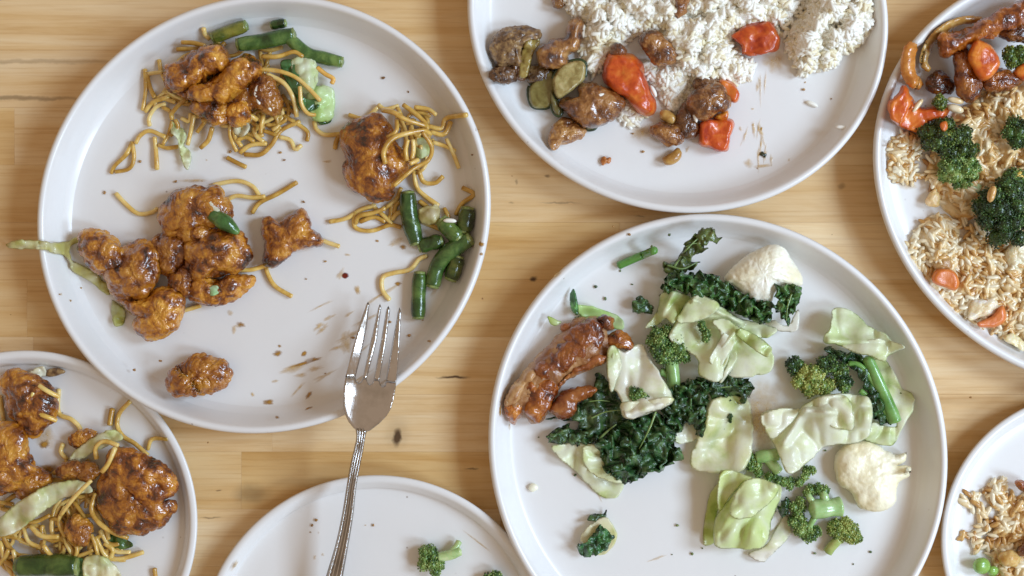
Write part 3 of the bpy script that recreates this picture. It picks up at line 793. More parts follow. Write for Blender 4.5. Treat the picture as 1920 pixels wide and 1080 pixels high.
# ------------------------------------------------------------------ beans
def bean(label, q, z, r, col=(1, 1, 1), cut=(True, True), taper=None, group='green bean pieces', stretch=None):
    o = tube('green_bean', label, 'green bean', q, z, r, M['bean'], col, group, n=26, sides=14, rvar=.05, taper=taper or [.88, 1.02, 1, .97, 1.03, 1, .86])
    p = path_at(q, z, 26)
    for end, k0, k1 in ((0, 0, 1), (1, -1, -2)):
        if not cut[end]: continue
        c = p[k0]; d = p[k0] - p[k1]; d /= np.linalg.norm(d); rr = r * S * .80
        b = np.cross(d, [0, 0, 1.0]); b /= np.linalg.norm(b); u = np.cross(b, d)
        a = np.linspace(0, 2 * np.pi, 14, endpoint=False); V = [c + d * r * S * .30]
        for t, off in ((.35, .44), (.7, .33), (1, .28)):
            V += [c + rr * t * (math.cos(x) * b + math.sin(x) * u) * (1 + .1 * math.sin(5 * x)) + d * r * S * off for x in a]
        V += [c + rr * .95 * (math.cos(x) * b + math.sin(x) * u) - d * r * S * .1 for x in a]
        f = []
        for j in range(14):
            j2 = (j + 1) % 14; f.append([0, 1 + j, 1 + j2])
            for i in range(3): f.append([1 + i * 14 + j, 1 + (i + 1) * 14 + j, 1 + (i + 1) * 14 + j2, 1 + i * 14 + j2])
        V = np.array(V); V[:, 2] = np.maximum(V[:, 2], .0058)
        mesh_obj('cut_end', V, f, M['beancut'], o)
    return o
BG = (1.0, 1.15, 1.1); OL = (1.5, 1.0, .6); DG = (.7, .75, .6)
bean('olive brown bean piece at the top left of the upper noodles', vA('745,170 850,130 945,95'), 5.5, 12.5, OL)
bean('bright green bean piece lying across the top of the upper noodles', vA('905,215 1080,190 1245,150'), 9, 14.5, BG)
bean('long green bean piece pointing right from the top noodles', vA('1210,165 1330,265 1440,300 1550,325'), [9, 6, 4.5, 4.2], 12.5, BG)
bean('dark bean end hidden behind the bright green bean', vA('1115,95 1150,85 1195,80'), 4, 9, DG)
bean('upright dark green bean below the round chicken piece', vB('480,478 488,580 517,690'), [6, 5.5, 5], 16, (.75, .9, .85))
bean('dark olive bean at the right rim of the big plate', vB('742,548 738,590 725,640'), 5, 16, (.9, .75, .5))
bean('light green bean end in the middle of the bean pile', vB('632,598 670,640 700,672'), 8, 15.5, (1.3, 1.25, 1.1))
bean('short bean with a pale cut end facing left', vB('535,708 580,695 625,685'), 5, 14, (1.1, 1.1, 1))
bean('curved dark green bean at the front of the bean pile', vB('590,880 610,800 660,735 750,680'), [5, 5, 7, 7], 15.5, (.85, 1, .95))
bean('straight dark bean lying below the bean pile by the fork', vB('533,830 528,930 526,1018'), 4.6, 14, (.65, .85, .7))
bean('olive bean with a split end at the right of the bean pile', vB('700,760 685,810 670,850'), 5, 14.5, (.9, .75, .5))
bean('bright bean tip lying on the left chicken cluster', vC('1270,265 1340,310 1420,370'), [16, 19, 18], 14, (1.3, 1.7, 1.9), taper=[.85, 1.05, 1.05, .8, .35], cut=(True, False))
tube('bean_stalk', 'pale thin stalk above the bean tip on the left cluster', 'bean stalk', vC('1250,190 1275,220 1300,245'), 18, 5, M['cabbage'])
bean('dark green bean piece along the bottom edge of the lower left plate', vE('90,1035 220,1030 350,1035'), 9, 21, (.55, .62, .45))
# ------------------------------------------------------------------ greens on plate 1 and 5
sheet('bok_choy', 'white upper bok choy stalk piece right of the upper noodles', 'bok choy', vA('1230,330 1280,288 1385,318 1405,430 1380,500 1320,530 1270,470 1250,400'), 6, M['cabbage'], (.93, 1.0, .86), fold=(22, 3), th=1.6, dome=2, sp=3)
sheet('bok_choy', 'pale green lower bok choy stalk piece below the white one', 'bok choy', vA('1370,480 1480,480 1512,545 1495,680 1400,705 1350,640 1330,560'), 4, M['cabbage'], (.82, 1.0, .70), fold=(22, 3), th=1.6, dome=2, sp=3)
sheet('bok_choy_leaf', 'small dark leaf tip under the lower bok choy stalk', 'bok choy', vA('1400,690 1450,690 1490,680 1480,710 1420,722'), 1.5, M['bokchoy'], fold=(12, 2), th=.6, sp=2.5, n=50)
sheet('bok_choy_leaf', 'dark green bok choy leaf beside the pale stalk', 'bok choy', vA('1170,320 1250,315 1290,400 1300,520 1340,560 1420,560 1400,620 1330,640 1270,600 1220,480 1180,400'), 8, M['bokchoy'], fold=(12, 2.5), th=.8, sp=2.5)
sheet('cabbage_strip', 'small twisted cabbage strip hanging from the upper noodles', 'cabbage', vA('480,700 540,740 575,790 560,850 600,900 590,1000 560,990 530,900 510,810 470,770'), 3, M['cabbage'], (.95, 1, .8), fold=(12, 4), sp=2.5)
sheet('cabbage_piece', 'pale cabbage square showing under noodles of the upper tangle', 'cabbage', vA('880,720 960,700 970,760 920,800 870,770'), 5, M['cabbage'], (.9, .85, .6), fold=(12, 2), sp=3)
sheet('cabbage_piece', 'translucent yellow green cabbage bit between the round chicken noodles', 'cabbage', vB('510,240 550,225 580,260 570,310 530,325 508,290'), 4, M['cabbage'], (.65, .75, .3), fold=(14, 2), sp=3)
sheet('cabbage_piece', 'tan cabbage square beside the upright dark bean', 'cabbage', vB('530,545 610,525 622,570 600,612 540,605'), 5, M['cabbage'], (.75, .65, .38), fold=(14, 2.5), th=1.2, sp=3)
sheet('celery_strip', 'long yellow stalk strip hanging over the left rim of the plate', 'stalk', vC('30,440 150,410 350,430 480,390 485,420 420,455 440,540 560,600 650,700 640,740 540,665 430,595 395,520 250,470 100,465'), 1.2, M['cabbage'], (.72, .68, .28), fold=(20, 1.5), th=1.2, sp=3, creases=[(20, 458, 100, 455, 5, 1.5)])
sheet('celery_strip', 'short yellow green stalk bit under the golden cluster piece', 'stalk', vC('670,770 740,830 740,910 690,925 665,860'), 1, M['cabbage'], (.62, .62, .2), fold=(14, 2), th=1.2, sp=3)
sheet('onion_bit', 'pale green onion bit on the low chicken piece', 'onion', vC('1235,705 1290,685 1308,720 1265,748'), 14.5, M['cabbage'], (.6, .95, .62), fold=(8, 1), sp=2, n=40)
sheet('cabbage_strip', 'upper cabbage strip across the noodles of the lower left plate', 'cabbage', vE('325,525 430,440 520,408 565,450 440,505 340,565'), 8, M['cabbage'], (.93, .90, .66), fold=(25, 3), th=.8, sp=3)
sheet('cabbage_strip', 'broad pale cabbage strip at the left of the lower left plate', 'cabbage', vE('-20,830 100,730 230,660 370,640 425,690 300,720 180,800 60,885 -20,890'), 12, M['cabbage'], (1, .95, .80), fold=(30, 4), th=.8, sp=3.2, crumple=(50, 7))
sheet('cabbage_piece', 'white cabbage piece at the bottom edge of the lower left plate', 'cabbage', vE('390,1000 480,988 560,1090 400,1100'), 11, M['cabbage'], (1, .95, .8), fold=(18, 3), th=1.2, sp=3)
sheet('cabbage_piece', 'pale almond shaped cabbage bit at the top of the lower left plate', 'cabbage', vE('118,160 175,115 215,128 205,162 140,168'), 4, M['cabbage'], (1, .95, .82), fold=(14, 2), th=1.2, sp=2.5, n=50)
lump('mushroom_slice', 'brown mushroom sliver beside the almond shaped cabbage bit', 'mushroom', vE('212,135 260,122 302,140 260,158 215,160'), .5, 4, M['mince'], n=40, m=8, lobes=(4, .6), rough=(1.5, .3), big=None)
sheet('bok_choy_leaf', 'dark wet leaf scrap right of the lower left noodles', 'bok choy', vE('470,880 540,895 605,925 605,948 540,958 490,925'), 3, M['bokchoy'], (.8, .7, .5), fold=(14, 3), sp=2.6)
sheet('bok_choy_leaf', 'small green leaf scrap at the bottom edge beside the white cabbage', 'bok choy', vE('350,1010 385,1000 400,1050 370,1095 345,1080'), 9, M['bokchoy'], fold=(14, 3), sp=2.6)

# ------------------------------------------------------------------ rice
def grain_geo(L, W, bend):
    n, s = 7, 6; t = np.sin(np.linspace(-1.42, 1.42, n)); p = np.c_[t * L / 2, bend * (1 - t ** 2), t * 0]; r = W / 2 * np.clip(1 - np.abs(t) ** 2.6, .02, 1) ** .5
    return tube_geo(p, r, s)
def rice(kind, label, group, regions, mat, n_ind, Lr, Wr, plate_lab, seed, stuff_label, base=None):
    rs = np.random.default_rng(seed); G = []
    protos = [grain_geo(rs.uniform(*Lr) * MM, rs.uniform(*Wr) * MM, rs.uniform(-.4, .4) * MM) for _ in range(6)]
    BV, BF, bk = [], [], 0
    for poly, count, hmax, rad in regions:
        poly = catmull(poly, 90, True); poly = poly + 3.0 * np.stack([vnoise(np.c_[poly / 9.0, np.full(90, seed)], 5), vnoise(np.c_[poly / 9.0, np.full(90, seed + 9)], 6)], 1)
        def hgt(p, d):
            w = worley(np.c_[p / 34.0, np.full(len(p), seed * .37)], seed); nz = 1.15 - .80 * np.minimum(w, 1.1) ** 1.3 + .35 * fbm(np.c_[p / 16.0, np.zeros(len(p))], seed, 2)
            return hmax * np.clip(d / rad, 0, 1) ** .55 * np.clip(nz, .12, 1.4)
        if hmax > 3.5:
            v2, f2, d = cdt_mesh(poly, 90, 3.2, False)
            zb = np.maximum(hgt(v2, d) + .05 + .5 * vnoise(np.c_[v2 / 5.0, np.zeros(len(v2))], 8), 0.1) * np.clip(d / 3.0, 0, 1)
            V = P(v2[:, 0], v2[:, 1], fl(v2[:, 0], v2[:, 1]) + (zb + .1) * MM); BV.append(V); BF.append(f2 + bk); bk += len(V)
        lo, hi = poly.min(0), poly.max(0); k = 0
        while k < count:
            c = rs.uniform(lo, hi, (count * 2, 2)); c = c[inside(c, poly)]
            if not len(c): continue
            hz = hgt(c, seg_dist(c, poly))
            for (x, y), z in zip(c[:count - k], hz[:count - k]):
                G.append((x, y, max(1.0, z + (rs.uniform(-1.35, .15) if kind == 'rice_grain' else rs.uniform(-.8, .6))), rs.uniform(0, 6.283), rs.normal(0, .10), rs.integers(6), z * rs.uniform(.6, 1.4)))
            k += min(len(c), count - k)
    order = np.argsort([-g[6] for g in G]); ind = set(order[:n_ind].tolist())
    base_z = fl(np.array([g[0] for g in G]), np.array([g[1] for g in G]))
    meshes = []
    for v, f in protos:
        me = bpy.data.meshes.new(kind); me.from_pydata(v.tolist(), [], f.tolist()); me.polygons.foreach_set('use_smooth', [True] * len(me.polygons)); me.materials.append(mat)
        at = me.attributes.new('tint', 'FLOAT', 'POINT'); at.data.foreach_set('value', np.full(len(v), .5, np.float32)); meshes.append(me)
    SV, SF, SA, k = list(BV), list(BF), [np.full(len(q), .45) for q in BV], bk
    for i, (x, y, z, a, tl, pi, _) in enumerate(G):
        w = P(x, y, base_z[i] + z * MM)
        R = Matrix.Rotation(a, 3, 'Z') @ Matrix.Rotation(tl, 3, 'Y') @ Matrix.Rotation(rs.uniform(0, 6), 3, 'X')
        if i in ind:
            o = bpy.data.objects.new(kind, meshes[pi]); COL.objects.link(o); o.location = w; o.rotation_euler = R.to_euler()
            tag(o, label, 'rice', group)
        else:
            v, f = protos[pi]; v = v @ np.array(R).T + w; SV.append(v); SF.append(f + k); SA.append(np.full(len(v), rs.uniform(0, 1))); k += len(v)
    if SV:
        o = mesh_obj(stuff_label[0], np.vstack(SV), np.vstack(SF), mat, attr=np.concatenate(SA))
        tag(o, stuff_label[1], 'rice', None, 'stuff')
R1 = pts('1062,-40 1478,-40 1484,30 1440,50 1385,58 1372,80 1390,105 1412,112 1405,150 1335,158 1292,150 1270,130 1240,110 1205,60 1160,95 1125,135 1100,140 1085,90 1088,40 1055,15')
R2 = pts('1478,95 1482,55 1505,28 1530,-40 1625,-40 1634,25 1628,62 1600,92 1572,108 1560,125 1520,132 1502,140 1490,118')
R3 = vG('1090,380 1200,380 1330,380 1400,500 1380,600 1340,640 1280,690 1220,620 1190,570 1130,490 1100,420')
R4 = vG('940,640 990,600 1080,640 1100,700 1070,770 1000,760 940,730')
R5 = pts('1380,-30 1520,-30 1500,40 1480,90 1440,60 1380,60')
rice('rice_grain', 'single white rice grain on top of the rice heap on the top plate', 'white rice grains on the top plate', [(R1, 2300, 17, 45), (R2, 1100, 21, 40), (R3, 260, 8, 22), (R4, 80, 4, 20), (R5, 170, 3, 20)], M['rice'], 300,
     (5.6, 7.4), (2.6, 3.2), 'top', 11, ('rice_heap', 'white rice heap across the top plate'))
def loose_grain(x, y, a, label, mat='rice', z=1.2, L=8, W=2.8):
    v, f = grain_geo(L * MM, W * MM, .3 * MM); R = np.array(Matrix.Rotation(a, 3, 'Z')); w = P(x, y, fl(x, y)[0] + z * MM)
    tag(mesh_obj('rice_grain', v @ R.T + w, f, M[mat], attr=np.full(len(v), .6)), label, 'rice')
for (x, y, a, l, z) in ((*vH.one(880, 503), -.4, 'white rice grain lying alone right of the sauce streaks', 1.2), (*vH.one(1025, 617), -.15, 'white rice grain near the right rim of the top plate', 1.2),
                        (*vG.one(825, 592), .35, 'white rice grain on the glossy dark chicken piece', 15), (*vG.one(775, 630), .1, 'white rice grain below another on the dark chicken', 15),
                        (*vG.one(755, 660), -1.2, 'upright white rice grain on the dark chicken', 14), (*vG.one(1105, 635), -.6, 'white rice grain resting on the tip of the large red pepper', 11),
                        (*vG.one(735, 190), 1.5, 'white rice grain at the tip of the brown chicken strip', 10), (*vH.one(315, 560), -1.3, 'white rice grain standing against the square chicken piece', 12),
                        (*vG.one(1295, 265), 1.4, 'white rice grain at the right end of the half buried chicken', 12), (*vG.one(1160, 560), -1.1, 'white rice grain beside the red pepper edge', 8),
                        (*vA.one(1018, 508), 1.3, 'upper white rice grain on the dark sticky chicken', 18), (*vA.one(1020, 555), -1.2, 'lower white rice grain on the dark sticky chicken', 18),
                        (*vA.one(1082, 605), -.8, 'tan rice grain at the bottom of the dark sticky chicken', 16), (*vB.one(665, 597), -.05, 'white rice grain on the green bean pile', 13)):
    loose_grain(x, y, a, l, z=z)
F1 = vI('150,880 200,810 250,800 330,830 340,900 310,960 300,1020 360,1050 280,1075 180,1060 145,980')
F2 = pts('1742,345 1738,310 1760,250 1790,215 1850,170 1930,130 2010,120 2010,380 1840,380 1825,410 1780,405')
F3 = pts('1704,470 1722,420 1760,400 1800,420 1800,455 1830,440 1880,455 1935,430 2010,430 2010,700 1930,655 1880,630 1840,610 1800,590 1770,560 1735,520')
F4 = pts('1798,420 1850,380 1930,440 1930,460 1830,450')
F7a = vQ('200,580 240,560 290,620 310,665 280,685 220,665')
F7b = vQ('360,520 450,515 480,560 470,610 520,600 700,560 700,700 480,720 430,700 350,630')
F7c = vQ('310,690 350,680 370,740 400,790 420,850 380,890 300,925 265,890 200,840 290,820')
F7d = vQ('390,760 520,700 700,650 700,1300 420,1300 380,1000 360,960 400,900')
rice('fried_rice_grain', 'single brown fried rice grain on top of the fried rice', 'fried rice grains', [(F1, 110, 6, 18), (F2, 480, 10, 35), (F3, 820, 8, 35), (F4, 50, 2, 20)], M['friedrice'], 200, (6.8, 9.2), (2.5, 3.2), 'right', 12,
     ('fried_rice_heap', 'brown fried rice spread over the right edge plate'))
rice('fried_rice_grain', 'single orange fried rice grain on the lower right plate', 'fried rice grains on the lower right plate', [(F7a, 12, 3, 10), (F7b, 70, 4, 15), (F7c, 34, 3, 12), (F7d, 200, 7, 25)], M['friedrice'], 100, (7.2, 9.6), (2.8, 3.6), 'corner', 13,
     ('fried_rice_heap', 'orange fried rice on the lower right corner plate'))

# ------------------------------------------------------------------ plate 2 food
GM = 'stir fried chicken pieces on the rice plate'
def meat(label, o, z, h, col=(1, 1, 1), mat='meat', name='chicken_strip', cat='chicken', **kw):
    kw.setdefault('lobes', (6, 1.8)); kw.setdefault('lobes2', (2.8, .8)); kw.setdefault('rough', (1.2, .5)); kw.setdefault('group', GM)
    return lump(name, label, cat, o, z, h, M[mat], col, **kw)
meat('crumbly brown meat chunk at the upper left of the rice plate', vG('165,280 230,180 330,155 440,180 475,225 400,250 345,310 345,400 300,390 220,400 180,340'), .5, 14, mat='mince', lobes=(3, 1.6), rough=(1, .7))
meat('dark grey meat scrap at the left rim of the rice plate', vG('168,440 230,395 310,415 325,480 250,505 180,485'), .5, 9, (.6, .5, .5), mat='mince', lobes=(3.2, 1.4))
meat('dark sauce coated scrap between the crumbly chunk and the mushroom', vG('290,380 350,330 380,420 360,490 300,470'), .5, 8, (.4, .32, .3))
sheet('mushroom_slice', 'olive brown curved mushroom slice beside the crumbly meat', 'mushroom', vG('440,195 465,260 430,320 400,420 385,470 340,475 338,390 360,290 400,220'), 8, M['zucflesh'], (.75, .62, .35), fold=(16, 3), th=2, sp=2.6)
meat('bent chicken strip pointing up right beside the mushroom', vG('460,300 540,250 620,225 650,130 730,108 727,220 705,300 640,340 640,400 560,418 480,405 450,345'), 3, 13, (1.1, 1.1, 1.1), cdt=True, lobes=(7, 1.6))
meat('dark glossy scrap under the bent chicken strip', vG('390,420 460,400 530,420 520,500 440,520 380,490'), .5, 8, (.3, .3, .25))
def zucchini(label, o, z, h, col=(1, 1, 1), part=(0, 1)):
    r = lump('zucchini_slice', label, 'zucchini', o, z, h, M['zucflesh'], col, lobes=None, rough=(2, .25), big=(9, .6), cdt=True, wdt=5, n=70, sp=2.6, group='zucchini slices on the rice plate')
    q = catmull(o, 60, True); a, b = int(part[0] * 60), int(part[1] * 60); q = np.vstack([q, q])[a:b]
    tube('skin', None, None, q, z + h * .45, 3.6, M['zucskin'], parent=r, n=len(q), sides=7)
    return r
zucchini('dark skinned zucchini wedge under the pale zucchini slice', vG('405,520 520,430 560,470 540,640 440,662 400,615'), .5, 7, (.45, .42, .25), (0, 1))
zucchini('pale half moon zucchini slice with dark skin', vG('545,480 600,400 690,370 745,390 740,480 700,525 640,575 580,610 548,560'), 4, 9, (1.05, 1, .95), (.0, .5))
zucchini('thin dark zucchini sliver left of the glossy chicken', vG('530,540 560,600 600,680 580,710 545,680 525,600'), 2, 8, (.4, .4, .3), (0, 1))
meat('glossy dark chicken piece carrying rice grains', vG('575,655 610,600 700,590 705,530 790,515 880,540 970,600 985,650 930,720 860,760 760,775 700,745 620,690'), 2, 15, (.9, .8, .72), cdt=True, lobes=(4.5, 1.8))
meat('tan chicken end piece nearest the left rim of the rice plate', vG('520,885 555,770 620,725 700,760 745,800 720,850 660,870 600,890 560,918'), .5, 10, (1.15, 1.15, 1.1))
zucchini('small dark zucchini edge under the glossy chicken', vG('735,765 810,760 800,790 755,795'), .5, 5, (.35, .35, .28))
def pepper(label, o, z, h, col=(1, 1, 1), w=9, tilt=None, **kw):
    return lump('red_pepper', label, 'red pepper', o, z, h, M['pepper'], col, lobes=None, rough=(4, .5), big=(9, 1.8), cdt=True, wdt=w, sp=2.6, hb=.3, group='red pepper pieces', **kw)
pepper('largest glossy red pepper piece among the rice', vG('843,455 878,352 920,325 1030,335 1092,390 1120,470 1150,560 1180,640 1165,700 1100,705 1030,640 960,580 870,520'), 3, 13, (1, 1, 1), 13)
meat('small dark mushroom tip above the large red pepper', vG('910,330 930,262 995,315 960,335'), 8, 7, (.5, .35, .4), name='mushroom_tip', cat='mushroom', n=40, m=8)
meat('half buried brown chicken piece in the rice', vG('1080,235 1130,198 1240,230 1292,310 1285,385 1200,405 1150,365 1100,290'), 6, 11, (.95, .85, .75))
meat('ridged square chicken piece beside the small pepper pieces', vH('292,470 350,418 430,408 475,465 478,520 420,540 370,582 320,565 288,515'), 5, 14, (1, .95, .95), lobes=(3.5, 1.4))
meat('dark sauced scrap left of the ridged chicken piece', vH('235,545 300,470 335,580 335,640 270,665 220,610'), .5, 10, (.4, .3, .25))
meat('dark chicken scrap touching the rice above the ridged piece', vH('310,400 370,370 420,385 430,420 350,440'), 3, 9, (.45, .35, .3))
def cashew(label, q, z, r): return tube('cashew', label, 'cashew', q, z, r, M['cashew'], n=18, sides=12, taper=[.35, .9, 1, 1, .95, .8, .3], group='cashew nuts on the rice plate')
cashew('cashew nut beside the dark sauce above the folded chicken', vH('150,540 180,560 230,590'), 5, 11)
meat('folded brown chicken piece at the bottom of the rice plate', vH('98,622 150,590 230,610 268,650 250,692 180,702 130,662'), .5, 12, (1, .9, .8))
cashew('curved cashew nut at the very bottom of the food', vH('160,765 190,770 225,750 235,715'), 4, 11)
pepper('small red pepper piece right of the ridged chicken', vH('430,385 490,390 538,450 505,497 450,455'), 3, 9, w=8, n=60)
pepper('orange pepper flap between the ridged chicken and lower pepper', vH('405,565 470,530 482,572 440,585'), 4, 7, (1, 1.8, 1.5), w=7, n=50)
pepper('square bright red pepper piece at the bottom of the food', vH('338,605 380,572 490,575 497,640 472,726 400,728 338,695'), .8, 10, (1.05, 1.05, 1.1), w=9, n=70)
pepper('flat red pepper piece between the two rice heaps', vH('490,165 670,100 718,230 600,272 545,262 540,220'), 5, 6, (.92, .9, .95), w=6, n=80)
meat('brown chicken scrap cut by the top edge above the rice', vH('212,15 240,-10 285,0 275,55 232,88'), 12, 8, (.8, .65, .6), n=50, m=10)
meat('dark brown scrap at the top edge left of the rice', vG('540,-10 610,-20 620,25 570,55 540,40'), 1, 8, (.6, .5, .4), n=50, m=10)
lump('crumb', 'orange crumb lying alone at the lower left of the rice plate', 'crumb', vG('840,985 858,962 878,972 902,968 893,1000 870,998 850,1012'), .1, 2.6, M['carrot'], (.7, .9, 1.2), n=36, m=8, lobes=(2, 1.0), rough=(1, .2), big=None)
lump('peppercorn', 'black burnt bit in the sauce streak of the rice plate', 'peppercorn', vH('630,745 640,730 650,738 662,742 654,760 640,752'), .1, 1.2, M['kale'], (.3, .2, .2), n=30, m=6, lobes=(3, .4), rough=(1, .2), big=None)

# ------------------------------------------------------------------ broccoli
_t = (1 + 5 ** .5) / 2
ICO = np.array([(-1, _t, 0), (1, _t, 0), (-1, -_t, 0), (1, -_t, 0), (0, -1, _t), (0, 1, _t), (0, -1, -_t), (0, 1, -_t), (_t, 0, -1), (_t, 0, 1), (-_t, 0, -1), (-_t, 0, 1)]) / math.hypot(1, _t)
ICF = np.array([(0, 11, 5), (0, 5, 1), (0, 1, 7), (0, 7, 10), (0, 10, 11), (1, 5, 9), (5, 11, 4), (11, 10, 2), (10, 7, 6), (7, 1, 8), (3, 9, 4), (3, 4, 2), (3, 2, 6), (3, 6, 8), (3, 8, 9), (4, 9, 5), (2, 4, 11), (6, 2, 10), (8, 6, 7), (9, 8, 1)])
def broccoli(label, blobs, stems=(), col=(1, 1, 1), bud=1.65, light=0.5, z=0.0, dens=1.0, scol=(1, 1, 1), group='broccoli florets', stemlight=None):
    """blobs: (px, py, r px, z mm of centre); stems: (path, z, r)"""
    SEED[0] += 1; rs = np.random.default_rng(SEED[0]); bl = np.array(blobs, float)
    c = bl[:, :2].mean(0); base = fl(c[0], c[1])[0]
    root = empty('broccoli_floret', tuple(P(c[0], c[1], base))); tag(root, label, 'broccoli', group)
    V, F, A, k = [], [], [], 0; core_v, core_f, kc = [], [], 0
    for (x, y, r, zc) in bl:
        zb = fl(x, y)[0] + (zc + z) * MM; w = P(x, y, zb); R = r * S
        cnt = int(dens * 2.6 * (r / bud) ** 2 / 1.0 * .55) + 6
        i = np.arange(cnt) + .5; ph = np.arccos(1 - 1.62 * i / cnt); th = np.pi * (1 + 5 ** .5) * i + rs.uniform(0, 6)
        d = np.stack([np.cos(th) * np.sin(ph), np.sin(th) * np.sin(ph), np.cos(ph)], 1) + rs.normal(0, .11, (cnt, 3))
        d /= np.linalg.norm(d, axis=1, keepdims=True)
        q = w + d * R * (1 + .34 * fbm(d * 2.0 + rs.uniform(0, 50), 3, 2) + rs.normal(0, .045, cnt))[:, None]
        q[:, 2] = np.maximum(q[:, 2], fl(x, y)[0] + bud * S * .5)
        bt = np.clip(light + rs.normal(0, .16) * .5 + rs.normal(0, .2, cnt), 0, 1)
        for p_, b_ in zip(q, bt):
            s = bud * S * rs.uniform(.6, 1.4); V.append(p_ + ICO * s); F.append(ICF + k); A.append(np.full(12, b_)); k += 12
        # dark solid core carrying the buds
        a2 = np.linspace(0, 2 * np.pi, 12, endpoint=False)
        cv = [w + np.array([0, 0, R * .93])] + [w + R * .93 * np.array([math.cos(a) * math.sin(p), math.sin(a) * math.sin(p), math.cos(p)]) for p in (.45, .9, 1.35, 1.8) for a in a2] + [w - np.array([0, 0, R * .4])]
        core_v += cv
        for j in range(12):
            j2 = (j + 1) % 12; core_f.append([kc, kc + 1 + j, kc + 1 + j2])
            for u in range(3): core_f.append([kc + 1 + u * 12 + j, kc + 1 + (u + 1) * 12 + j, kc + 1 + (u + 1) * 12 + j2, kc + 1 + u * 12 + j2])
            core_f.append([kc + 37 + j, kc + 49, kc + 37 + j2])
        kc += 50
    cv = np.array(core_v); cv[:, 2] = np.maximum(cv[:, 2], base + .0003)
    tag(mesh_obj('crown_core', cv, core_f, M['bud'], root, attr=np.full(len(cv), light * .8)), col=col)
    tag(mesh_obj('crown', np.vstack(V), np.vstack(F), M['bud'], root, attr=np.concatenate(A)), kind='stuff', col=col)
    for (q, zz, r) in stems:
        tube('stem', None, None, q, zz, r, M['stem'], scol, parent=root, n=16, sides=10, rvar=.08)
    return root
def blob_patch(poly, spacing, r, zdome, seed=0):
    """sub heads filling a photo outline, higher in the middle"""
    o = catmull(poly, 60, True); lo, hi = o.min(0), o.max(0); rs = np.random.default_rng(seed); out = []
    y = lo[1]; row_ = 0
    while y < hi[1] + spacing:
        x = lo[0] + (spacing / 2 if row_ % 2 else 0)
        while x < hi[0] + spacing:
            p = np.array([[x, y]]) + rs.normal(0, spacing * .16, (1, 2)); d = seg_dist(p, o)[0]
            if inside(p, o)[0] and d > r * .55: out.append((p[0, 0], p[0, 1], r * rs.uniform(.85, 1.15), min(r * .3 + zdome * min(1, d / 30) ** .7, 40)))
            x += spacing
        y += spacing * .866; row_ += 1
    return out
# on the big vegetable plate
broccoli('dark green broccoli floret under the central cabbage', blob_patch(vL('140,760 170,690 300,660 400,760 415,860 340,890 230,930 170,860'), 19, 13, 9, 1),
         [(vL('300,830 320,930 330,1040'), [9, 8, 5], 13), (vL('250,940 290,960 320,1000'), [6, 6, 5], 8)], light=.55, dens=1.1, scol=(.75, .9, .7), z=1)
broccoli('tiny broccoli tip stuck in the folded cabbage leaf', blob_patch(vL('465,650 510,610 545,680 545,740 510,760 475,700'), 10, 7.5, 2, 2), light=.5, z=13)
broccoli('small broccoli bit lying on the white cabbage leaf', blob_patch(vM('445,250 500,215 555,255 540,300 490,320 455,290'), 11, 8, 2, 3), light=.55, z=11)
broccoli('dark broccoli tip left of the yellow floret', blob_patch(vN('275,480 300,410 360,390 420,420 410,500 350,550 300,530'), 13, 9, 4, 4), light=.12, z=1)
broccoli('yellow green broccoli floret at the right of the plate', blob_patch(vN('285,610 360,560 420,490 520,470 600,560 640,640 560,700 420,710 360,650'), 15, 11, 6, 5),
         [(vN('600,640 560,600 500,560'), [4, 5, 6], 8)], light=.86, z=1, col=(1.35, 1.1, 1.0))
broccoli('dark green broccoli floret above the long stem', blob_patch(vN('450,460 540,400 640,430 720,480 760,560 740,690 650,690 640,600 560,520'), 15, 11, 7, 6), light=.32, z=2)
broccoli('curved broccoli cross section under the pale folded cabbage', blob_patch(vO('430,320 470,255 500,330 540,400 650,450 760,460 830,380 885,390 880,440 780,510 690,530 600,490 500,440 440,390'), 11, 8, 3, 7),
         [(vO('500,330 560,320 640,310'), [4, 5, 6], 12), (vO('540,310 600,370 640,420'), 4, 10)], light=.62, z=.5, scol=(.8, .9, .7))
broccoli('green broccoli floret with its thick pale stem facing right', blob_patch(vO('820,520 900,490 980,520 960,570 880,570 830,620 820,720 900,780 900,840 840,880 760,840 710,740 700,650 750,580'), 13, 10, 3, 8),
         [(vO('1030,640 950,650 850,660'), [6, 7, 8], 18), (vO('880,640 840,590 830,570'), [7, 7, 6], 6), (vO('880,690 850,740 830,790'), [7, 7, 6], 6), (vO('940,620 930,580 920,550'), [7, 7, 6], 8)], light=.66, z=.5, scol=(.85, 1, .85))
broccoli('small olive broccoli floret at the bottom right of the plate', blob_patch(vO('950,780 990,720 1060,705 1130,770 1165,850 1100,890 1020,860 970,830'), 12, 9, 5, 9),
         [(vO('1020,850 980,890 950,930'), [5, 4, 3], 9)], light=.82, z=.5, col=(1.1, .95, .8), scol=(1, .9, .6))
broccoli('pale green broccoli crumb on the flat cabbage square', blob_patch(vM('870,390 900,370 930,400 900,430 875,420'), 8, 6, 1, 10), light=.8, z=2)
# bottom plate
broccoli('broccoli floret with a pale stem on the nearly empty plate', blob_patch(vF('795,990 820,965 860,985 890,1010 885,1075 850,1085 815,1080 798,1040'), 14, 11, 5, 11),
         [(vF('865,1010 910,1000 945,985'), [6, 6, 5], 10), (vF('905,1000 930,970 942,950'), [6, 5, 4], 6)], light=.7, z=.5, scol=(1.25, 1.2, 1.2))
broccoli('broccoli top cut by the bottom edge of the photo', blob_patch(vF('1040,1080 1075,1062 1112,1075 1130,1120 1090,1150 1050,1130'), 14, 11, 5, 12), light=.5, z=.5)
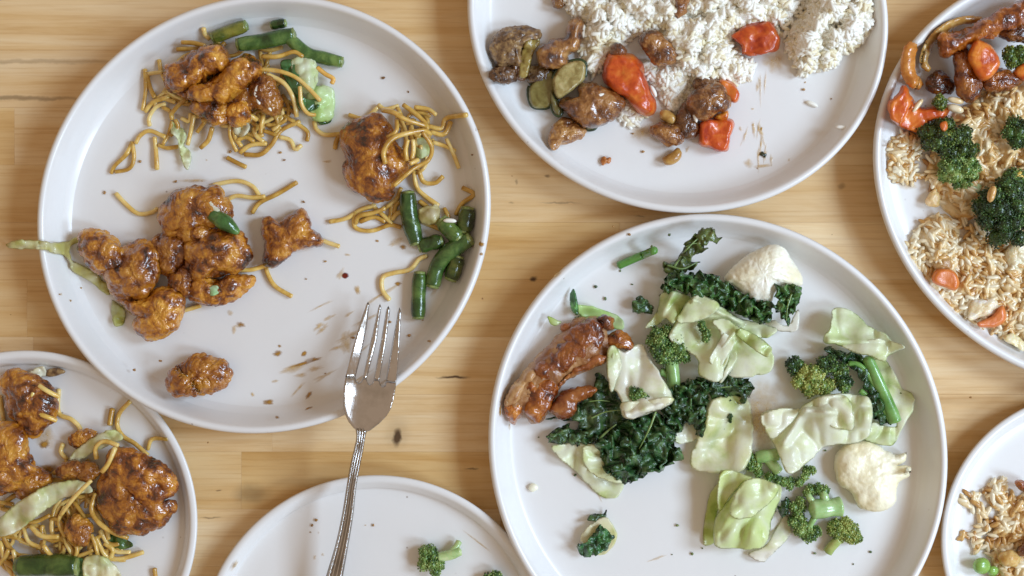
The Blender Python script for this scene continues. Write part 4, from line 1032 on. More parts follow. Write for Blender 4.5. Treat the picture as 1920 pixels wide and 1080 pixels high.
# right edge plate
broccoli('large very dark broccoli crown at the right edge', blob_patch(vJ('590,230 600,130 640,60 720,30 800,60 870,120 900,250 870,380 760,410 680,370 620,310'), 21, 15, 15, 13), light=.14, z=3, dens=1.05)
broccoli('light green broccoli floret left of the large dark crown', blob_patch(vI('450,1010 490,930 580,920 680,960 700,1050 640,1110 560,1130 480,1090'), 16, 12, 7, 14),
         [(vJ('520,40 570,70 605,95'), [8, 8, 6], 10)], light=.68, z=2)
broccoli('dark sauced broccoli floret below the wrinkled red pepper', blob_patch(vI('300,800 380,740 500,690 600,740 700,830 720,900 600,950 480,940 380,900'), 18, 13, 9, 15), light=.22, z=2, col=(1.2, .95, .7))
broccoli('tiny olive broccoli tip above the wrinkled red pepper', blob_patch(vI('400,580 450,550 500,580 490,630 440,650 405,620'), 11, 8, 2, 16), light=.45, z=10, col=(1.2, .9, .6))
broccoli('olive broccoli floret at the right edge below the glazed meat', blob_patch(vI('810,300 860,250 960,260 1010,330 960,390 860,400 820,360'), 16, 12, 6, 17), light=.45, z=8, col=(1.2, 1, .8))
broccoli('dark broccoli floret at the right edge above the large crown', blob_patch(vI('810,780 870,720 960,700 1010,780 1000,880 900,890 830,860'), 17, 13, 8, 18), light=.25, z=6)
broccoli('green broccoli floret at the right edge beside the corn', blob_patch(vI('780,1040 860,1000 960,1010 1000,1080 940,1130 830,1130'), 15, 11, 6, 19), light=.5, z=4)

# ------------------------------------------------------------------ right edge plate: other food
GR = 'food pieces on the right edge plate'
meat('long glazed meat strip at the top of the right edge plate', vI('460,310 465,200 600,175 700,130 800,70 900,10 1050,-20 1050,110 830,180 720,240 600,290 500,335'), 9, 15, (.75, .5, .4), 'chicken', 'meat_strip', 'meat', cdt=True, lobes=(5, 2.2), big=(9, 4), rough=(1.2, .7), group=GR)
meat('dark meat strip standing between onion and orange pepper', vI('535,310 640,300 700,420 710,520 650,605 570,570 545,430'), 7, 14, (.55, .38, .32), 'chicken', 'meat_strip', 'meat', group=GR)
meat('brown meat piece below the orange pepper', vI('700,490 780,415 880,425 935,480 850,535 740,540'), 6, 13, (.6, .42, .36), 'chicken', 'meat_strip', 'meat', group=GR)
meat('small dark meat scrap right of the orange onion', vI('375,475 435,420 520,490 505,555 390,545'), 2, 9, (.45, .35, .3), 'chicken', 'meat_strip', 'meat', group=GR)
meat('dark meat chunk at the right edge under the glazed strip', vI('800,190 960,130 1020,180 1000,250 870,240'), 8, 12, (.4, .3, .28), 'chicken', 'meat_strip', 'meat', group=GR)
def onion(label, q, z, r, col=(1, 1, 1)):
    """a bent band of onion: an elongated ring section"""
    q = catmull(q, 30); d = np.gradient(q, axis=0); d /= np.linalg.norm(d, axis=1, keepdims=True); nn = np.stack([-d[:, 1], d[:, 0]], 1)
    w = r * np.interp(np.linspace(0, 1, 30), [0, .12, .5, .88, 1], [.55, .9, 1, .9, .5])[:, None]
    o = np.vstack([q + nn * w, (q - nn * w)[::-1]])
    return sheet('onion_strip', label, 'onion', o, z, M['onion'], col, fold=(22, 2), th=2.2, dome=3, sp=2.6, n=90, group='onion strips on the right edge plate')
onion('long curved onion strip under the glazed meat strip', vI('390,420 355,370 385,270 460,185 570,125 700,115'), 5, 8.5)
onion('orange glazed onion strip leaning on the left rim', vI('290,255 262,350 270,450 340,520'), 3, 14, (1.1, .8, .6))
lump('pepper_skin', 'wrinkled red orange pepper piece at the left of the right edge plate', 'red pepper', vI('145,610 200,560 240,512 290,595 340,645 510,625 475,700 375,725 392,755 290,788 200,755 150,705'), 1, 10, M['pepper'], (1.05, 1.1, 1.1), cdt=True, lobes=(6, 1.5), rough=(2, .4), wdt=9, sp=2.6)
lump('pepper_piece', 'glossy orange pepper piece on the dark meat', 'orange pepper', vI('622,340 665,242 740,270 805,345 802,410 712,475 650,415'), 17, 8, M['pepper'], (1.1, 1.45, 1.3), cdt=True, lobes=None, rough=(3, .3), wdt=10, sp=2.8)
lump('pepper_piece', 'orange pepper scrap cut by the right edge', 'orange pepper', vI('890,425 960,370 1000,400 990,480 920,465'), 12, 6, M['pepper'], (1.1, 1.6, 1.4), cdt=True, lobes=None, wdt=8, sp=3, n=50)
lump('carrot_piece', 'round orange carrot slice in the fried rice', 'carrot', vJ('368,585 395,532 470,528 503,590 485,632 430,620'), 7, 6, M['carrot'], cdt=True, lobes=None, rough=(3, .2), wdt=5, sp=2.6, n=60)
lump('carrot_piece', 'lower orange carrot wedge in the fried rice', 'carrot', vJ('605,805 685,772 735,722 750,790 700,828 620,832'), 6, 6, M['carrot'], (1, 1, 1.3), cdt=True, lobes=None, rough=(3, .2), wdt=5, sp=2.6, n=60)
lump('carrot_piece', 'tiny orange carrot bit on the dark sauced broccoli', 'carrot', vI('452,740 490,722 498,765 470,785'), 17, 3, M['carrot'], lobes=None, rough=(2, .2), big=None, n=30, m=6)
def egg(label, o, z, h, col=(1, 1, 1)): return lump('egg_piece', label, 'egg', o, z, h, M['egg'], col, lobes=(3.5, 1), rough=(1.2, .3), n=50, m=10, group='scrambled egg bits in fried rice')
egg('pale egg scrap above the lower carrot wedge', vJ('550,770 580,690 700,690 690,760 610,790 570,800'), 5, 6, (1, 1, 1.2))
egg('white egg scrap below the large dark broccoli crown', vJ('760,430 850,390 880,500 790,530'), 4, 6, (1, 1.1, 1.5))
egg('yellow egg scrap at the lower end of the fried rice', vJ('750,890 800,870 870,920 850,960 780,925'), 2, 5)
egg('tan egg scrap by the upper fried rice edge', vJ('330,150 380,95 405,130 400,190 340,190'), 2, 5, (.95, .8, .65))
egg('brown egg scrap left of the round carrot slice', vJ('385,480 450,465 460,510 420,525 380,515'), 6, 3, (.6, .42, .3))
egg('yellow egg bit right of the lime broccoli stem', vJ('800,20 840,0 870,40 840,70 810,60'), 9, 6, (1, .85, .4))
loose_grain(*vJ.one(683, 125), 1.3, 'pale rice grain stuck on the large dark broccoli crown', 'friedrice', 27, 10, 5)
loose_grain(*vI.one(320, 630), .9, 'pale rice grain on the wrinkled red pepper', 'friedrice', 11.5, 10, 3.4)
loose_grain(*vI.one(545, 600), -.2, 'upper pale rice grain right of the tiny broccoli tip', 'friedrice', 13, 10, 4)
loose_grain(*vI.one(545, 650), -.3, 'lower pale rice grain right of the tiny broccoli tip', 'friedrice', 13, 10, 5)
loose_grain(*vI.one(430, 915), .5, 'tan rice grain lying at the edge of the dark sauced broccoli', 'friedrice', 3, 9, 3)
# lower right plate
def pea(label, x, y, r, z):
    a = np.linspace(0, 2 * np.pi, 20, endpoint=False); q = np.c_[x + r * np.cos(a), y + r * .95 * np.sin(a)]
    lump('pea', label, 'pea', q, z, 2 * r * S / MM * .95, M['pea'], lobes=None, rough=(3, .15), big=(6, .3), hb=.5, n=40, m=12, group='green peas on the lower right plate')
pea('left green pea on the lower right plate', *vQ.one(320, 1020), 17, .2)
pea('right green pea half under the rice on the lower right plate', *vQ.one(385, 1050), 11, .2)
egg('egg scrap above the green peas', vQ('430,960 500,930 560,970 530,1030 450,1010'), 4, 8, (.9, .75, .55))
meat('small dark meat bit at the upper right of the corner rice', vQ('520,520 570,515 640,550 600,580 540,560'), 4, 8, (.6, .35, .28), 'chicken', 'meat_scrap', 'meat', group=None, n=40, m=10)
meat('dark meat chunk cut by the edge in the corner rice', vQ('530,930 570,870 640,860 660,960 560,960'), 4, 10, (.4, .28, .25), 'chicken', 'meat_scrap', 'meat', group=None, n=50, m=10)

# ------------------------------------------------------------------ vegetable plate
thigh = lump('chicken_thigh', 'glazed roast chicken thigh at the left of the vegetable plate', 'chicken',
             pts('948,757 963,725 1000,680 1035,645 1062,612 1080,595 1102,590 1128,597 1140,625 1142,660 1118,685 1085,700 1052,722 1034,752 1020,785 1000,792 985,775 962,778 950,772'), 1, 14, M['fibre'], (.85, .75, .68),
             cdt=True, lobes=(11, 2.6), lobes2=(4, .8), rough=(1.6, .5), big=(20, 2.5), n=140, sp=2.6)
def tpart(o, z, h, mat='chicken', col=(1, 1, 1)):
    lump('skin', None, None, pts(o), z, h, M[mat], col, lobes=(8, 2.6), lobes2=(3, .8), rough=(1.2, .6), big=(10, 3), cdt=True, n=90, sp=2.4, parent=thigh, power=.6)
tpart('1003,690 1040,650 1066,618 1090,600 1118,606 1134,632 1125,660 1092,678 1060,692 1030,712 1010,712', 8, 10, 'chicken', (.50, .30, .26))
tpart('985,725 1012,705 1040,708 1046,728 1030,765 1010,792 996,784 984,762', 7, 10, 'chicken', (.72, .48, .38))
tpart('947,757 962,740 984,748 984,772 966,796 952,784', 2, 12, 'chicken', (.95, .72, .6))
tpart('947,757 962,733 990,697 1003,700 990,730 972,748', 3, 13, 'fibre', (1.15, 1.15, 1.1))
tpart('1075,690 1110,672 1142,662 1138,674 1105,690 1070,708 1048,728 1046,718', 6, 8, 'thigh', (1.2, 1.3, 1.3))
meat('small chicken knob at the top of the roast thigh', vK('570,560 600,546 625,550 655,562 648,590 655,612 625,628 600,615 585,595'), 6, 8, (.55, .4, .32), 'chicken', 'chicken_scrap', group=None, n=50, m=10)
meat('brown chicken flap right of the roast thigh', vK('600,655 640,640 690,628 725,660 755,705 742,735 715,715 690,716 650,700 618,695'), 6, 7, (.7, .5, .4), 'chicken', 'chicken_scrap', group=None, n=60, m=12)
meat('ragged chicken scrap under the lower end of the thigh', vK('315,1045 400,940 560,928 545,970 470,1010 450,1060 380,1092'), 6, 9, (.8, .7, .6), 'thigh', 'chicken_scrap', group=None, n=60, m=12, cdt=True)
meat('thin chicken scrap above the thigh at its left side', vK('375,600 400,588 440,595 420,620 390,625'), 3, 6, (1, .9, .8), 'thigh', 'chicken_scrap', group=None, n=40, m=8)

def kale(label, o, z, col=(1, 1, 1), mat='kale', ruffle=(9, 5.0, .35), fold=(26, 4), veins=(), edge=(7, 5), sp=2.3, n=190, dome=2.0, name='kale_leaf', th=.5, group='kale leaves', vz=3):
    r = sheet(name, label, 'kale', o, z, M[mat], col, fold=fold, ruffle=ruffle, edge_noise=edge, sp=sp, n=n, dome=dome, th=th, group=group)
    for q, zz, rr in veins: tube('vein', None, None, q, zz, rr, M['vein'], parent=r, n=20, sides=6, taper=[1, .8, .4])
    return r
kale('dark flat kale leaf with pale veins beside the thigh', vM('60,370 150,340 280,250 300,150 350,170 420,280 460,370 400,425 330,485 220,475 70,465 110,430 210,420 200,385'), 3, (.75, .75, .75), ruffle=(14, 3, .3), edge=(10, 3),
     veins=[(vM('280,370 350,340 440,330'), [9, 9, 9], 1.6), (vM('310,480 350,440 400,400'), [9, 9, 9], 2.6), (vM('150,460 250,455 320,470'), [7, 7, 7], 1.4), (vM('270,290 320,285 370,290'), [10, 10, 9], 1.3)])
kale('large glossy curly kale leaf at the centre left of the plate', vM('300,500 400,420 480,365 590,340 670,400 690,500 715,530 690,580 630,600 540,650 440,690 360,630 330,560'), 5, (1, 1.05, 1.05), ruffle=(11, 5.5, .55), dome=5,
     veins=[(vM('590,340 560,420 510,520'), [15, 17, 14], 2.2)])
kale('dark kale tip pointing left below the flat leaf', vM('70,465 110,420 160,405 220,430 300,450 330,490 220,495 130,490'), 4, (.7, .75, .7), ruffle=(8, 4, .5), n=120)
kale('curly kale sprig below the centre cabbage pointing right', vM('620,340 680,210 760,185 850,190 840,270 835,380 805,455 760,385 690,425'), 5, (1.05, 1.1, 1), ruffle=(8, 5, .6), dome=4)
kale('dark flat kale end at the right of the curly sprig', vM('840,200 920,150 1060,205 1020,295 930,270 850,270'), 5, (.85, .85, .85), ruffle=(9, 4, .4), veins=[(vM('850,230 930,220 1030,215'), [10, 10, 9], 1.4)], n=130)
kale('long curly kale band across the top of the cabbage', vL('260,385 340,355 500,360 600,390 680,430 750,490 830,510 900,560 920,620 880,650 820,640 720,600 620,560 480,500 380,470 260,465 270,420'), 9, (1.05, 1.15, .95), ruffle=(8, 5, .7), dome=4, n=230,
     veins=[(vL('290,430 330,420 350,470'), [15, 15, 14], 1.8)])
kale('curly kale tip resting on the cauliflower', vL('935,450 1010,415 1088,450 1065,530 1005,662 960,600 900,570 850,520 940,530'), 13, (1.15, 1.25, 1.1), ruffle=(8, 4.5, .55), n=150, veins=[(vL('1030,480 1005,560 1000,640'), [20, 19, 17], 2)])
kale('olive green kale leaf standing at the top of the plate', vL('262,295 340,290 360,240 430,150 530,85 600,140 590,168 530,165 500,200 522,222 470,240 440,280 482,290 400,350 290,370'), 4, (1, 1, 1), 'leaf', ruffle=(10, 3.5, .35), veins=[(vL('330,320 400,220 530,95'), [10, 11, 8], 1.8), (vL('400,200 450,180 520,185'), [10, 10, 9], 1.2), (vL('290,310 380,330 470,290'), [10, 11, 9], 2)])
kale('tiny dark kale scrap left of the cabbage', vK('760,490 800,450 835,480 880,495 850,530 795,520 760,532'), 2, (.8, .85, .8), ruffle=(7, 3, .5), n=80)
kale('small kale scrap lying alone at the lower left of the plate', vM('210,985 265,955 320,885 380,940 345,1005 260,1032'), 4, (1.1, 1.5, 1.5), ruffle=(8, 3, .5), n=100)
kale('thin dark kale shred above the lone kale scrap', vM('270,845 335,820 345,840 295,862'), 3, (1.1, 1, .8), ruffle=(6, 1.5, .5), n=60, sp=2)
kale('tiny kale bit on the flat cabbage square', vM('905,325 940,335 960,380 935,395 905,370'), 3, (.9, 1, 1), ruffle=(6, 2.5, .5), n=60, sp=2)
kale('dark kale leaf around the thick green stem', vN('575,340 700,385 850,420 910,560 1010,800 1060,905 960,905 900,835 880,700 800,560 740,480 600,405'), 3, (.8, .95, .95), ruffle=(8, 3, .5), n=150)
kale('dark kale scrap between the cabbage roll and broccoli', vO('640,650 685,580 715,640 690,700 650,700'), 1.5, (.8, .8, .7), ruffle=(6, 2, .5), n=60, sp=2)
kale('narrow green leaf tip above the roast thigh', vK('425,420 445,408 470,500 465,540 430,515'), 3, (1.4, 2.0, 1.6), ruffle=(8, 1.5, .3), n=70, sp=2, edge=(8, 1.5))
st = tube('broccoli_spear', 'thick bright green stem with two side branches', 'broccoli', vN('870,425 950,600 1075,885'), [6, 7, 5], 12, M['stem'], (.42, .68, .36), n=24, sides=12, taper=[.9, 1, 1.1])
tube('branch', None, None, vN('735,470 800,475 860,525 930,630'), [7, 7, 7, 7], 5.5, M['stem'], (.5, .75, .4), parent=st, n=20)
tube('branch', None, None, vN('820,665 900,730 970,775 1040,880'), [6, 6, 6, 5], 5.5, M['stem'], (.5, .75, .4), parent=st, n=20)
tube('scallion_piece', 'short thin green stalk lying alone at the upper left of the plate', 'scallion', vK('680,280 770,240 872,197'), 2.6, 7.5, M['stem'], (.28, .55, .22), n=18, sides=10)

GCB = 'cooked cabbage pieces on the vegetable plate'
def cab(label, o, z, col=(1, 1, 1), **kw):
    kw['fold'] = (70, 6); kw.setdefault('th', .35); kw.setdefault('group', GCB); kw.setdefault('crumple', (70, 9)); kw.setdefault('edge_noise', (11, 1.6)); kw.setdefault('n', 150)
    return sheet('cabbage_leaf', label, 'cabbage', o, z, M['cabbage'], col, **kw)
YG = (.93, .97, .80); WH = (1.02, 1.0, 1.0); PG = (.9, 1.0, .8)
cab('pale green cabbage sliver above the roast thigh', vK('465,485 620,520 705,575 690,622 560,570 480,545'), 1.5, (.72, .95, .5), fold=(30, 3))
cab('tiny light green cabbage scrap left of the thigh', vK('305,548 375,578 345,600 315,580'), 1.2, (.6, .75, .25), fold=(10, 1), n=40, sp=2.2)
cab('left cabbage leaf under the kale band', vL('150,685 220,590 250,490 320,460 400,480 445,520 380,570 330,655 280,625 240,665'), 6, YG, creases=[(1240, 590, 1262, 550, 6, 4)])
cab('folded translucent cabbage leaf in the centre of the pile', vL('300,745 350,620 430,510 500,490 620,560 720,620 830,650 945,690 870,745 710,725 640,900 600,1005 480,965 470,870 380,800'), 9, (.95, 1.0, .82), fold=(34, 6), creases=[(1262, 620, 1300, 562, 5, 5), (1300, 562, 1390, 605, 5, 4)])
cab('white folded cabbage leaf at the right of the centre pile', vL('540,870 610,730 555,650 620,628 750,690 900,790 918,925 800,972 650,972 640,930 580,912'), 12, (1, 1.03, .97), fold=(30, 6), creases=[(1335, 680, 1380, 620, 6, 4)])
cab('white cabbage sliver under the curly kale tip', vL('860,650 930,640 1000,665 1075,575 1062,692 960,702'), 2, WH, fold=(20, 2))
cab('white glossy cabbage leaf with the broccoli bit on it', vM('358,45 400,28 440,48 520,8 560,80 620,170 672,290 560,345 450,372 420,280 360,180'), 10, (1.06, 1.04, 1.08), fold=(34, 5), creases=[(1170, 780, 1250, 755, 8, 5), (1150, 655, 1145, 700, 6, 4)])
cab('pale green cabbage leaf under the curly kale at lower left', vM('95,500 300,500 340,600 435,680 400,752 320,742 200,625 130,565'), 2, (.95, .98, .82), fold=(36, 4))
cab('flat yellowish cabbage square right of the kale', vM('868,278 1042,298 1022,612 768,612 790,470 830,400'), 1.5, (1.0, .97, .83), fold=(60, 2), th=1)
cab('small white cabbage corner below the curly sprig', vM('668,430 760,380 800,455 800,470 700,492'), 2, WH, fold=(24, 3))
cab('translucent cabbage leaf at the upper right of the plate', vN('550,310 600,210 632,70 760,90 900,210 1000,250 1060,310 1142,350 1030,410 1000,455 870,412 780,390 680,340'), 8, (.90, .98, .80), fold=(34, 5), creases=[(1555, 640, 1670, 645, 8, 5)])
cab('pale cabbage leaf under the thick green stem', vN('925,450 1020,460 1080,560 1120,640 1205,700 1200,820 1130,930 1060,1055 900,1040 840,1000 900,900 1080,920 1000,700'), 1.5, (.98, 1, .9), fold=(40, 3))
cab('large folded pale cabbage leaf right of centre', vO('530,50 640,20 760,30 900,-60 1100,-70 1222,-40 1232,130 1165,230 940,262 860,330 760,412 700,425 640,320 590,210 540,120'), 7, (1, 1.02, .93), fold=(40, 7), creases=[(1470, 830, 1510, 768, 9, 5), (1510, 770, 1590, 775, 7, 6)], sp=3)
cab('glossy green cabbage roll at the bottom of the plate', vO('230,790 250,690 330,590 400,500 500,458 600,488 657,510 650,600 600,720 560,880 480,912 340,905 240,892'), 9, (.84, .93, .56), fold=(30, 6), dome=5, creases=[(1345, 1000, 1400, 905, 9, 4), (1380, 1020, 1430, 930, 9, -3)])
cab('green back layer behind the cabbage roll', vO('168,865 190,600 250,500 288,408 440,440 475,462 400,510 270,640 240,780 235,870'), 2, (.80, .86, .44), fold=(24, 4))
cab('white cabbage sliver under the right of the cabbage roll', vO('450,945 560,880 680,695 725,800 600,945 545,992'), 1, WH, fold=(30, 2))
cab('cabbage scrap under the lone kale scrap', vM('228,955 280,880 350,848 402,920 382,992 330,1032 290,1022'), 1.5, (.98, .93, .75), fold=(18, 3), sp=2.6)
def flap(leaf, o, z, col=(1, 1, 1), dome=0.8):
    sheet('folded_flap', None, None, o, z, M['cabbage'], col, fold=(60, 4), crumple=(55, 7), th=.35, dome=dome, curl=.5, edge_noise=(11, 1.4), n=90, sp=3, parent=LEAF[leaf])
LEAF = {o['label']: o for o in bpy.data.objects if o.get('label') and o.name.startswith('cabbage_leaf')}
def lf(t): return next(k for k in LEAF if t in k)
a_ = lf('folded translucent cabbage leaf'); flap(a_, vL('430,508 500,488 600,545 560,600 470,645 375,655 350,620'), 15, (.95, 1, .82)); flap(a_, vL('640,900 690,735 740,722 700,880 630,995 600,1002'), 11, (.97, 1, .85))
a_ = lf('white folded cabbage leaf at'); flap(a_, vL('540,870 610,732 640,720 695,765 650,850 600,908'), 18, (1, 1.03, .97)); flap(a_, vL('750,690 905,792 885,855 790,800 700,722'), 17, (1.02, 1.04, 1))
a_ = lf('large folded pale'); flap(a_, vO('740,18 772,25 722,110 620,205 588,208 540,120 533,58 640,20'), 14, (1.0, 1.0, .92)); flap(a_, vO('760,28 900,-52 1060,-62 1112,40 1112,150 1000,145 900,85 800,75'), 14, (1, 1, .95), 4)
a_ = lf('glossy green cabbage roll'); flap(a_, vO('290,412 435,440 470,465 400,500 330,590 265,670 248,560'), 12, (.86, .93, .56)); flap(a_, vO('400,505 500,462 640,510 600,600 480,700 380,720 330,660'), 18, (.9, .97, .68), 3)
a_ = lf('white glossy cabbage leaf with'); flap(a_, vM('420,300 540,285 660,268 674,290 560,347 450,374'), 15, (1.03, 1, .93)); flap(a_, vM('358,45 400,28 425,110 400,190 375,250 358,180'), 14, (1.03, 1.02, 1))
a_ = lf('translucent cabbage leaf at'); flap(a_, vN('680,335 850,305 960,290 1060,312 1142,350 1030,405 1000,455 870,412 780,388'), 13, (.95, .99, .85))
a_ = lf('pale green cabbage leaf under'); flap(a_, vM('240,508 330,520 345,600 430,680 320,660 255,610'), 6, (.95, .98, .8))
lump('cauliflower_floret', 'large smooth white cauliflower at the top of the vegetable plate', 'cauliflower', vL('630,400 660,350 760,250 900,190 980,205 1030,270 1080,350 1092,425 1000,440 930,470 900,525 800,525 740,480 690,430'), .5, 21, M['caul'], lobes=(4, .8), rough=(1.2, .35), big=(16, 1), group='cauliflower florets', n=120, m=26)
lump('cauliflower_floret', 'broken white cauliflower with ragged right side', 'cauliflower', vO('1015,390 1050,280 1200,225 1310,290 1380,325 1452,298 1440,345 1385,385 1482,405 1400,505 1380,600 1300,662 1170,652 1110,560 1030,500'), .5, 12, M['caul'], (1.0, .955, .84), lobes=(15, 2.6), lobes2=(6, 1.0), rough=(1.6, .35), big=(12, 1.5), cdt=True, group='cauliflower florets', n=120)
lump('cauliflower_crumb', 'tiny pale crumb at the left of the vegetable plate', 'crumb', pts('992,912 998,906 1007,910 1008,918 999,922 992,918'), .1, 3, M['caul'], n=30, m=6, lobes=(3, .4), rough=(1, .2), big=None)

# ------------------------------------------------------------------ sauce marks (parts of their plates)
def stain(key, c, rx, ry, rot, mat='sauce', jag=.35):
    SEED[0] += 1; sd = SEED[0]; n = 36; a = np.linspace(0, 2 * np.pi, n, endpoint=False)
    rr = 1 + jag * vnoise(np.c_[np.cos(a) * 1.6, np.sin(a) * 1.6, np.full(n, sd * 2.1)], sd) + jag * .5 * vnoise(np.c_[np.cos(a) * 4, np.sin(a) * 4, np.full(n, sd)], sd)
    x, y = rx * rr * np.cos(a), ry * rr * np.sin(a); r = math.radians(rot)
    o = np.c_[c[0] + x * math.cos(r) - y * math.sin(r), c[1] + x * math.sin(r) + y * math.cos(r)]
    m = 6; V = [np.array([c])]; T = [np.zeros(1)]
    for t in np.linspace(0, 1, m + 1)[1:]: V.append(np.array(c) + (o - c) * t); T.append(np.full(n, t))
    V = np.vstack(V); T = np.concatenate(T); f = [[0, 1 + (j + 1) % n, 1 + j] for j in range(n)]
    for i in range(m - 1):
        for j in range(n): j2 = (j + 1) % n; f.append([1 + i * n + j, 1 + i * n + j2, 1 + (i + 1) * n + j2, 1 + (i + 1) * n + j])
    W = P(V[:, 0], V[:, 1], fl(V[:, 0], V[:, 1]) + .00012 + .00025 * (1 - T ** 2))
    mesh_obj('sauce_smear', W, f, M[mat], PL[key].o, attr=np.clip(1.0 - T ** 1.6, 0, 1))
for (x, y, rx, ry, rot, mt) in ((462, 900, 16, 8, 0, 'sauce'), (622, 872, 7, 15, 35, 'sauce'), (512, 927, 8, 6, 0, 'sauce'), (498, 960, 6, 4, 0, 'sauce'), (603, 713, 8, 9, 20, 'sauce'),
                                (500, 712, 14, 8, -10, 'sauce'), (402, 872, 6, 7, 0, 'thinsauce'), (600, 752, 50, 4, -17, 'sauce'), (640, 735, 24, 6, -12, 'sauce'), (590, 795, 22, 6, -8, 'thinsauce'), (507, 683, 5, 4, 0, 'sauce'),
                                (625, 920, 20, 4, -25, 'sauce'), (580, 850, 30, 4, -45, 'thinsauce'), (560, 770, 60, 14, -18, 'thinsauce'), (355, 600, 16, 8, 20, 'sauce'), (330, 620, 8, 12, 10, 'thinsauce'),
                                (806, 465, 8, 14, -20, 'thinsauce'), (765, 690, 18, 22, 20, 'thinsauce'), (490, 820, 12, 4, -10, 'thinsauce'), (745, 400, 9, 20, 30, 'thinsauce'), (722, 886, 4, 3, 0, 'sauce'), (770, 650, 22, 30, 30, 'thinsauce')):
    stain(1, vD.one(x, y), rx * .62 + .6, ry * .62 + .6, rot, mt)
stain(1, vD.one(764, 408), 7, 6, 0, 'redsauce', .1)
for (x, y, rx, ry, rot, mt) in ((345, 685, 6, 4, 0, 'sauce'), (430, 690, 30, 12, -20, 'thinsauce'), (460, 712, 12, 8, 10, 'sauce'), (437, 873, 12, 7, 0, 'sauce'), (260, 900, 10, 18, -20, 'thinsauce'), (215, 745, 10, 4, 0, 'thinsauce'),
                                (800, 698, 12, 9, 30, 'sauce'), (805, 742, 6, 6, 0, 'sauce'), (130, 335, 12, 4, -10, 'thinsauce'), (760, 705, 14, 8, 0, 'thinsauce'), (600, 900, 30, 8, -60, 'thinsauce')):
    stain(1, vB.one(x, y), rx * .55 + .5, ry * .55 + .5, rot, mt)
for (x, y, rx, ry, rot) in ((465, 690, 12, 5, -20), (365, 735, 5, 8, 0), (420, 772, 7, 4, 0), (1420, 925, 14, 10, 0), (1205, 62, 4, 4, 0), (1150, 60, 50, 8, 0), (1370, 850, 12, 12, 0)):
    stain(1, vC.one(x, y), rx / 2, ry / 2, rot, 'thinsauce')
for (x, y, rx, ry, rot) in ((700, 945, 4, 4, 0), (1450, 955, 10, 4, 0)): stain(1, vA.one(x, y), rx / 2, ry / 2, rot, 'thinsauce')
for (x, y, rx, ry, rot, mt) in ((638, 620, 5, 9, 0, 'sauce'), (636, 690, 5, 28, 0, 'thinsauce'), (632, 430, 4, 70, 0, 'thinsauce'), (655, 400, 4, 50, 5, 'thinsauce'), (620, 420, 8, 20, 0, 'thinsauce'), (575, 790, 20, 18, 20, 'thinsauce'),
                                (640, 800, 40, 7, -5, 'thinsauce'), (617, 812, 5, 4, 0, 'sauce'), (535, 622, 6, 12, -20, 'thinsauce'), (597, 602, 7, 6, 0, 'thinsauce'), (595, 525, 9, 4, 0, 'thinsauce'), (580, 390, 12, 6, 30, 'thinsauce'),
                                (848, 397, 4, 4, 0, 'sauce'), (770, 770, 5, 7, 0, 'thinsauce'), (60, 640, 50, 24, 0, 'thinsauce'), (700, 300, 50, 40, 0, 'thinsauce'), (280, 720, 6, 14, 20, 'thinsauce')):
    stain(2, vH.one(x, y), rx * .5, ry * .5, rot, mt)
for (x, y, rx, ry, rot, mt) in ((100, 1040, 7, 26, 32, 'thinsauce'), (384, 916, 4, 3, 0, 'sauce'), (414, 918, 3, 4, 0, 'thinsauce'), (1010, 950, 3, 70, -52, 'thinsauce'), (590, 890, 4, 3, 0, 'thinsauce'), (400, 1010, 6, 9, 0, 'thinsauce'), (430, 1000, 5, 5, 0, 'thinsauce')):
    stain(6, vF.one(x, y), rx / 2 + .5, ry / 2 + .5, rot, mt)
for (x, y, rx, ry, rot, mt) in ((955, 800, 3, 8, 0, 'thinsauce'), (938, 768, 3, 14, 5, 'sauce'), (1045, 515, 5, 10, 45, 'thinsauce'), (1430, 780, 40, 80, 10, 'thinsauce')): stain(4, (x, y), rx, ry, rot, mt)
stain(5, vE.one(210, 440), 22, 26, 10, 'thinsauce'); stain(5, vE.one(205, 475), 10, 9, 0, 'sauce'); stain(5, vE.one(220, 590), 24, 10, 0, 'sauce'); stain(5, vE.one(300, 990), 90, 40, 0, 'thinsauce')
stain(3, (1800, 430), 30, 26, 0, 'thinsauce'); stain(3, (1700, 345), 22, 10, 0, 'thinsauce'); stain(3, (1860, 300), 110, 120, 0, 'thinsauce'); stain(3, (1840, 540), 90, 60, 20, 'thinsauce')
stain(1, (430, 190), 130, 70, 0, 'thinsauce'); stain(7, (1900, 1040), 40, 40, 0, 'thinsauce')

for i in range(16):
    x, y = 560 + rng.uniform(0, 190), 545 + rng.uniform(0, 180)
    stain(1, (x, y), rng.uniform(12, 34), rng.uniform(2.4, 5), -28 + rng.normal(0, 10), 'thinsauce', .5)
for i in range(9): stain(2, (1425 + rng.normal(0, 14), 150 + rng.uniform(0, 160)), rng.uniform(2.2, 4.5), rng.uniform(10, 30), rng.normal(0, 8), 'thinsauce', .5)
for i in range(6): stain(4, (1010 + rng.uniform(0, 500), 900 + rng.uniform(0, 150)), rng.uniform(8, 22), rng.uniform(1.5, 4), rng.uniform(0, 180), 'thinsauce', .5)
